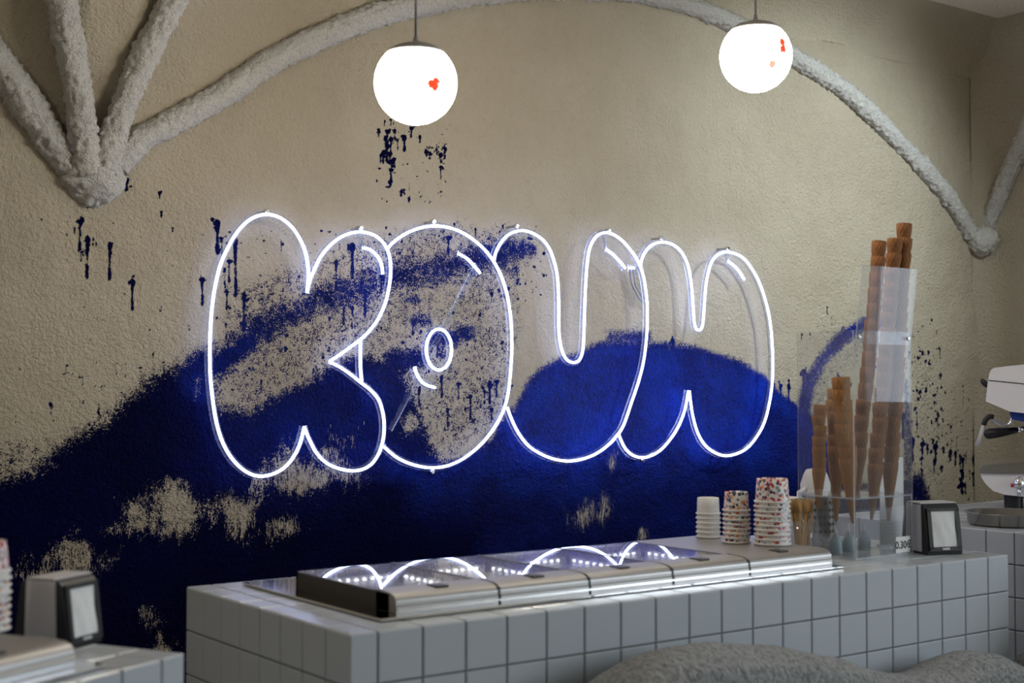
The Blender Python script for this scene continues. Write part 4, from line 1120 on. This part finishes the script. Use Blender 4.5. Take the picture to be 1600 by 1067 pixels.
# steam wand, knob, portafilter
def l3(px, py, dy): 
    return mloc(px, py, dy)
wd = MB().tube([l3(*q, 0.06) for q in catmull([(1582, 644), (1581, 656), (1576, 663), (1566, 664), (1556, 659), (1549, 653), (1544, 652)], 5)], 0.0060, 10).build('steam_wand', M['chrome'], mach)
MB().tube([l3(*q, 0.06) for q in catmull([(1553, 652), (1546, 651), (1540, 656), (1537, 664)], 4)], 0.0095, 10).build('wand_elbow', M['black'], wd)
MB().tube([l3(*q, 0.06) for q in [(1537, 663), (1532, 680), (1527, 697)]], 0.0060, 10, radii=[0.0065, 0.006, 0.0075]).build('wand_tip', M['silver'], wd)
MB().tube([l3(*q, 0.12) for q in [(1533, 593), (1537, 597), (1541, 601), (1548, 606)]], 0.008, 12, radii=[0.007, 0.0105, 0.010, 0.006]).build('steam_knob', M['black'], mach)
pfo = MB().tube([l3(*q, 0.16) for q in [(1590, 672), (1600, 670), (1625, 668)]], 0.009, 12).build('portafilter_neck', M['chrome'], mach)
MB().tube([l3(*q, 0.16) for q in [(1537.5, 679), (1540, 678.5), (1546, 677.5), (1560, 676), (1575, 674), (1590, 671.5)]], 0.015, 16, radii=[0.006, 0.0165, 0.0195, 0.0175, 0.0135, 0.010]).build('portafilter_handle', M['black'], pfo)
gx = l3(1630, 655, 0.16)
MB().lathe([(0.032, -0.055), (0.036, -0.05), (0.036, -0.01), (0.040, 0.0), (0.040, 0.05), (0.03, 0.06)], 28, center=(gx[0], gx[1], gx[2])).build('group_head', M['chrome'], mach)
kx = l3(1592, 757, -0.02)
kn = MB().lathe([(0.016, -0.012), (0.020, -0.008), (0.020, 0.008), (0.012, 0.02), (0.008, 0.028)], 18, center=(kx[0], kx[1], kx[2])).build('valve_knob', M['chrome'], mach)
MB().tube([(kx[0]-0.026, kx[1]-0.004, kx[2]-0.002), (kx[0]-0.012, kx[1]-0.006, kx[2]-0.004), (kx[0]+0.01, kx[1]-0.008, kx[2]-0.006)], 0.007, 10).build('red_cap', M['red'], kn)
MB().tube([(kx[0], kx[1]-0.004, kx[2]-0.012), (kx[0], kx[1]-0.006, kx[2]-0.038)], 0.006, 10).build('drain_spout', M['chrome'], kn)

# round steel pan in front of the machine
pan = thing('steel_pan', 'round shallow steel pan in front of the espresso machine', 'pan', (3.935, 2.655, RT+0.0005))
MB().lathe([(0.118, 0), (0.128, 0.006), (0.131, 0.036), (0.138, 0.040), (0.138, 0.042), (0.128, 0.041), (0.124, 0.008), (0.0, 0.005)], 56).build('pan_bowl', M['pan'], pan)

# ------------------------------------------------------------------ wavy rendered bench in front of the counter
def wave_bench(px, yfront, thick, label, z0=0.0, end_drop=True):
    yc = yfront+thick*0.8
    prof = [(on_y(x, y, yc)[0], on_y(x, y, yc)[2]) for x, y in catmull(px, 6)]
    n = len(prof); ring = 12; vs = []; fs = []
    nzs = 46
    ox = prof[0][0]
    cols = []
    for (x, z) in prof:
        col = []
        for k in range(nzs): col.append((yfront-0.004*0, z0+(z-0.06-z0)*k/(nzs-1)))
        for k in range(1, ring):
            a = math.pi*k/ring; col.append((yfront+thick/2-thick/2*math.cos(a), z-0.06+0.06*math.sin(a)))
        for k in range(nzs): col.append((yfront+thick, z-0.06+(z0-z+0.06)*k/(nzs-1)))
        cols.append([(x-ox, y-yfront, zz) for y, zz in col])
    # dense in x
    m_ = len(cols[0])
    for c_ in cols:
        for p_ in c_:
            q = Vector(p_)*9.0
            d = 0.006*mn.noise(q)+0.004*mn.noise(q*4)
            vs.append((p_[0], p_[1]-d*1.2, p_[2]+d))
    for i in range(n-1):
        for k in range(m_-1): fs.append((i*m_+k, (i+1)*m_+k, (i+1)*m_+k+1, i*m_+k+1))
    fs += [tuple(range(m_)), tuple(range((n-1)*m_, n*m_))[::-1]]
    o = MB().add(vs, fs, 0, True).build('wavy_bench', M['bench'])
    o.location = (ox, yfront, 0)
    return tag(o, label, 'bench')
wave_bench([(850, 1110), (880, 1086), (912, 1062), (945, 1040), (985, 1018), (1030, 1004), (1080, 999), (1130, 1000), (1180, 1004), (1240, 1013), (1300, 1030), (1340, 1042), (1375, 1046), (1410, 1041), (1445, 1024), (1485, 1013), (1525, 1017),
            (1556, 1034), (1578, 1055), (1588, 1080)], 2.06, 0.20, 'wavy grey rendered bench back in front of the long tiled counter')
wave_bench([(1590, 1040), (1594, 1020), (1602, 1010), (1640, 1004), (1700, 1000)], 2.10, 0.16, 'low grey rendered bench end beyond the wavy bench back')
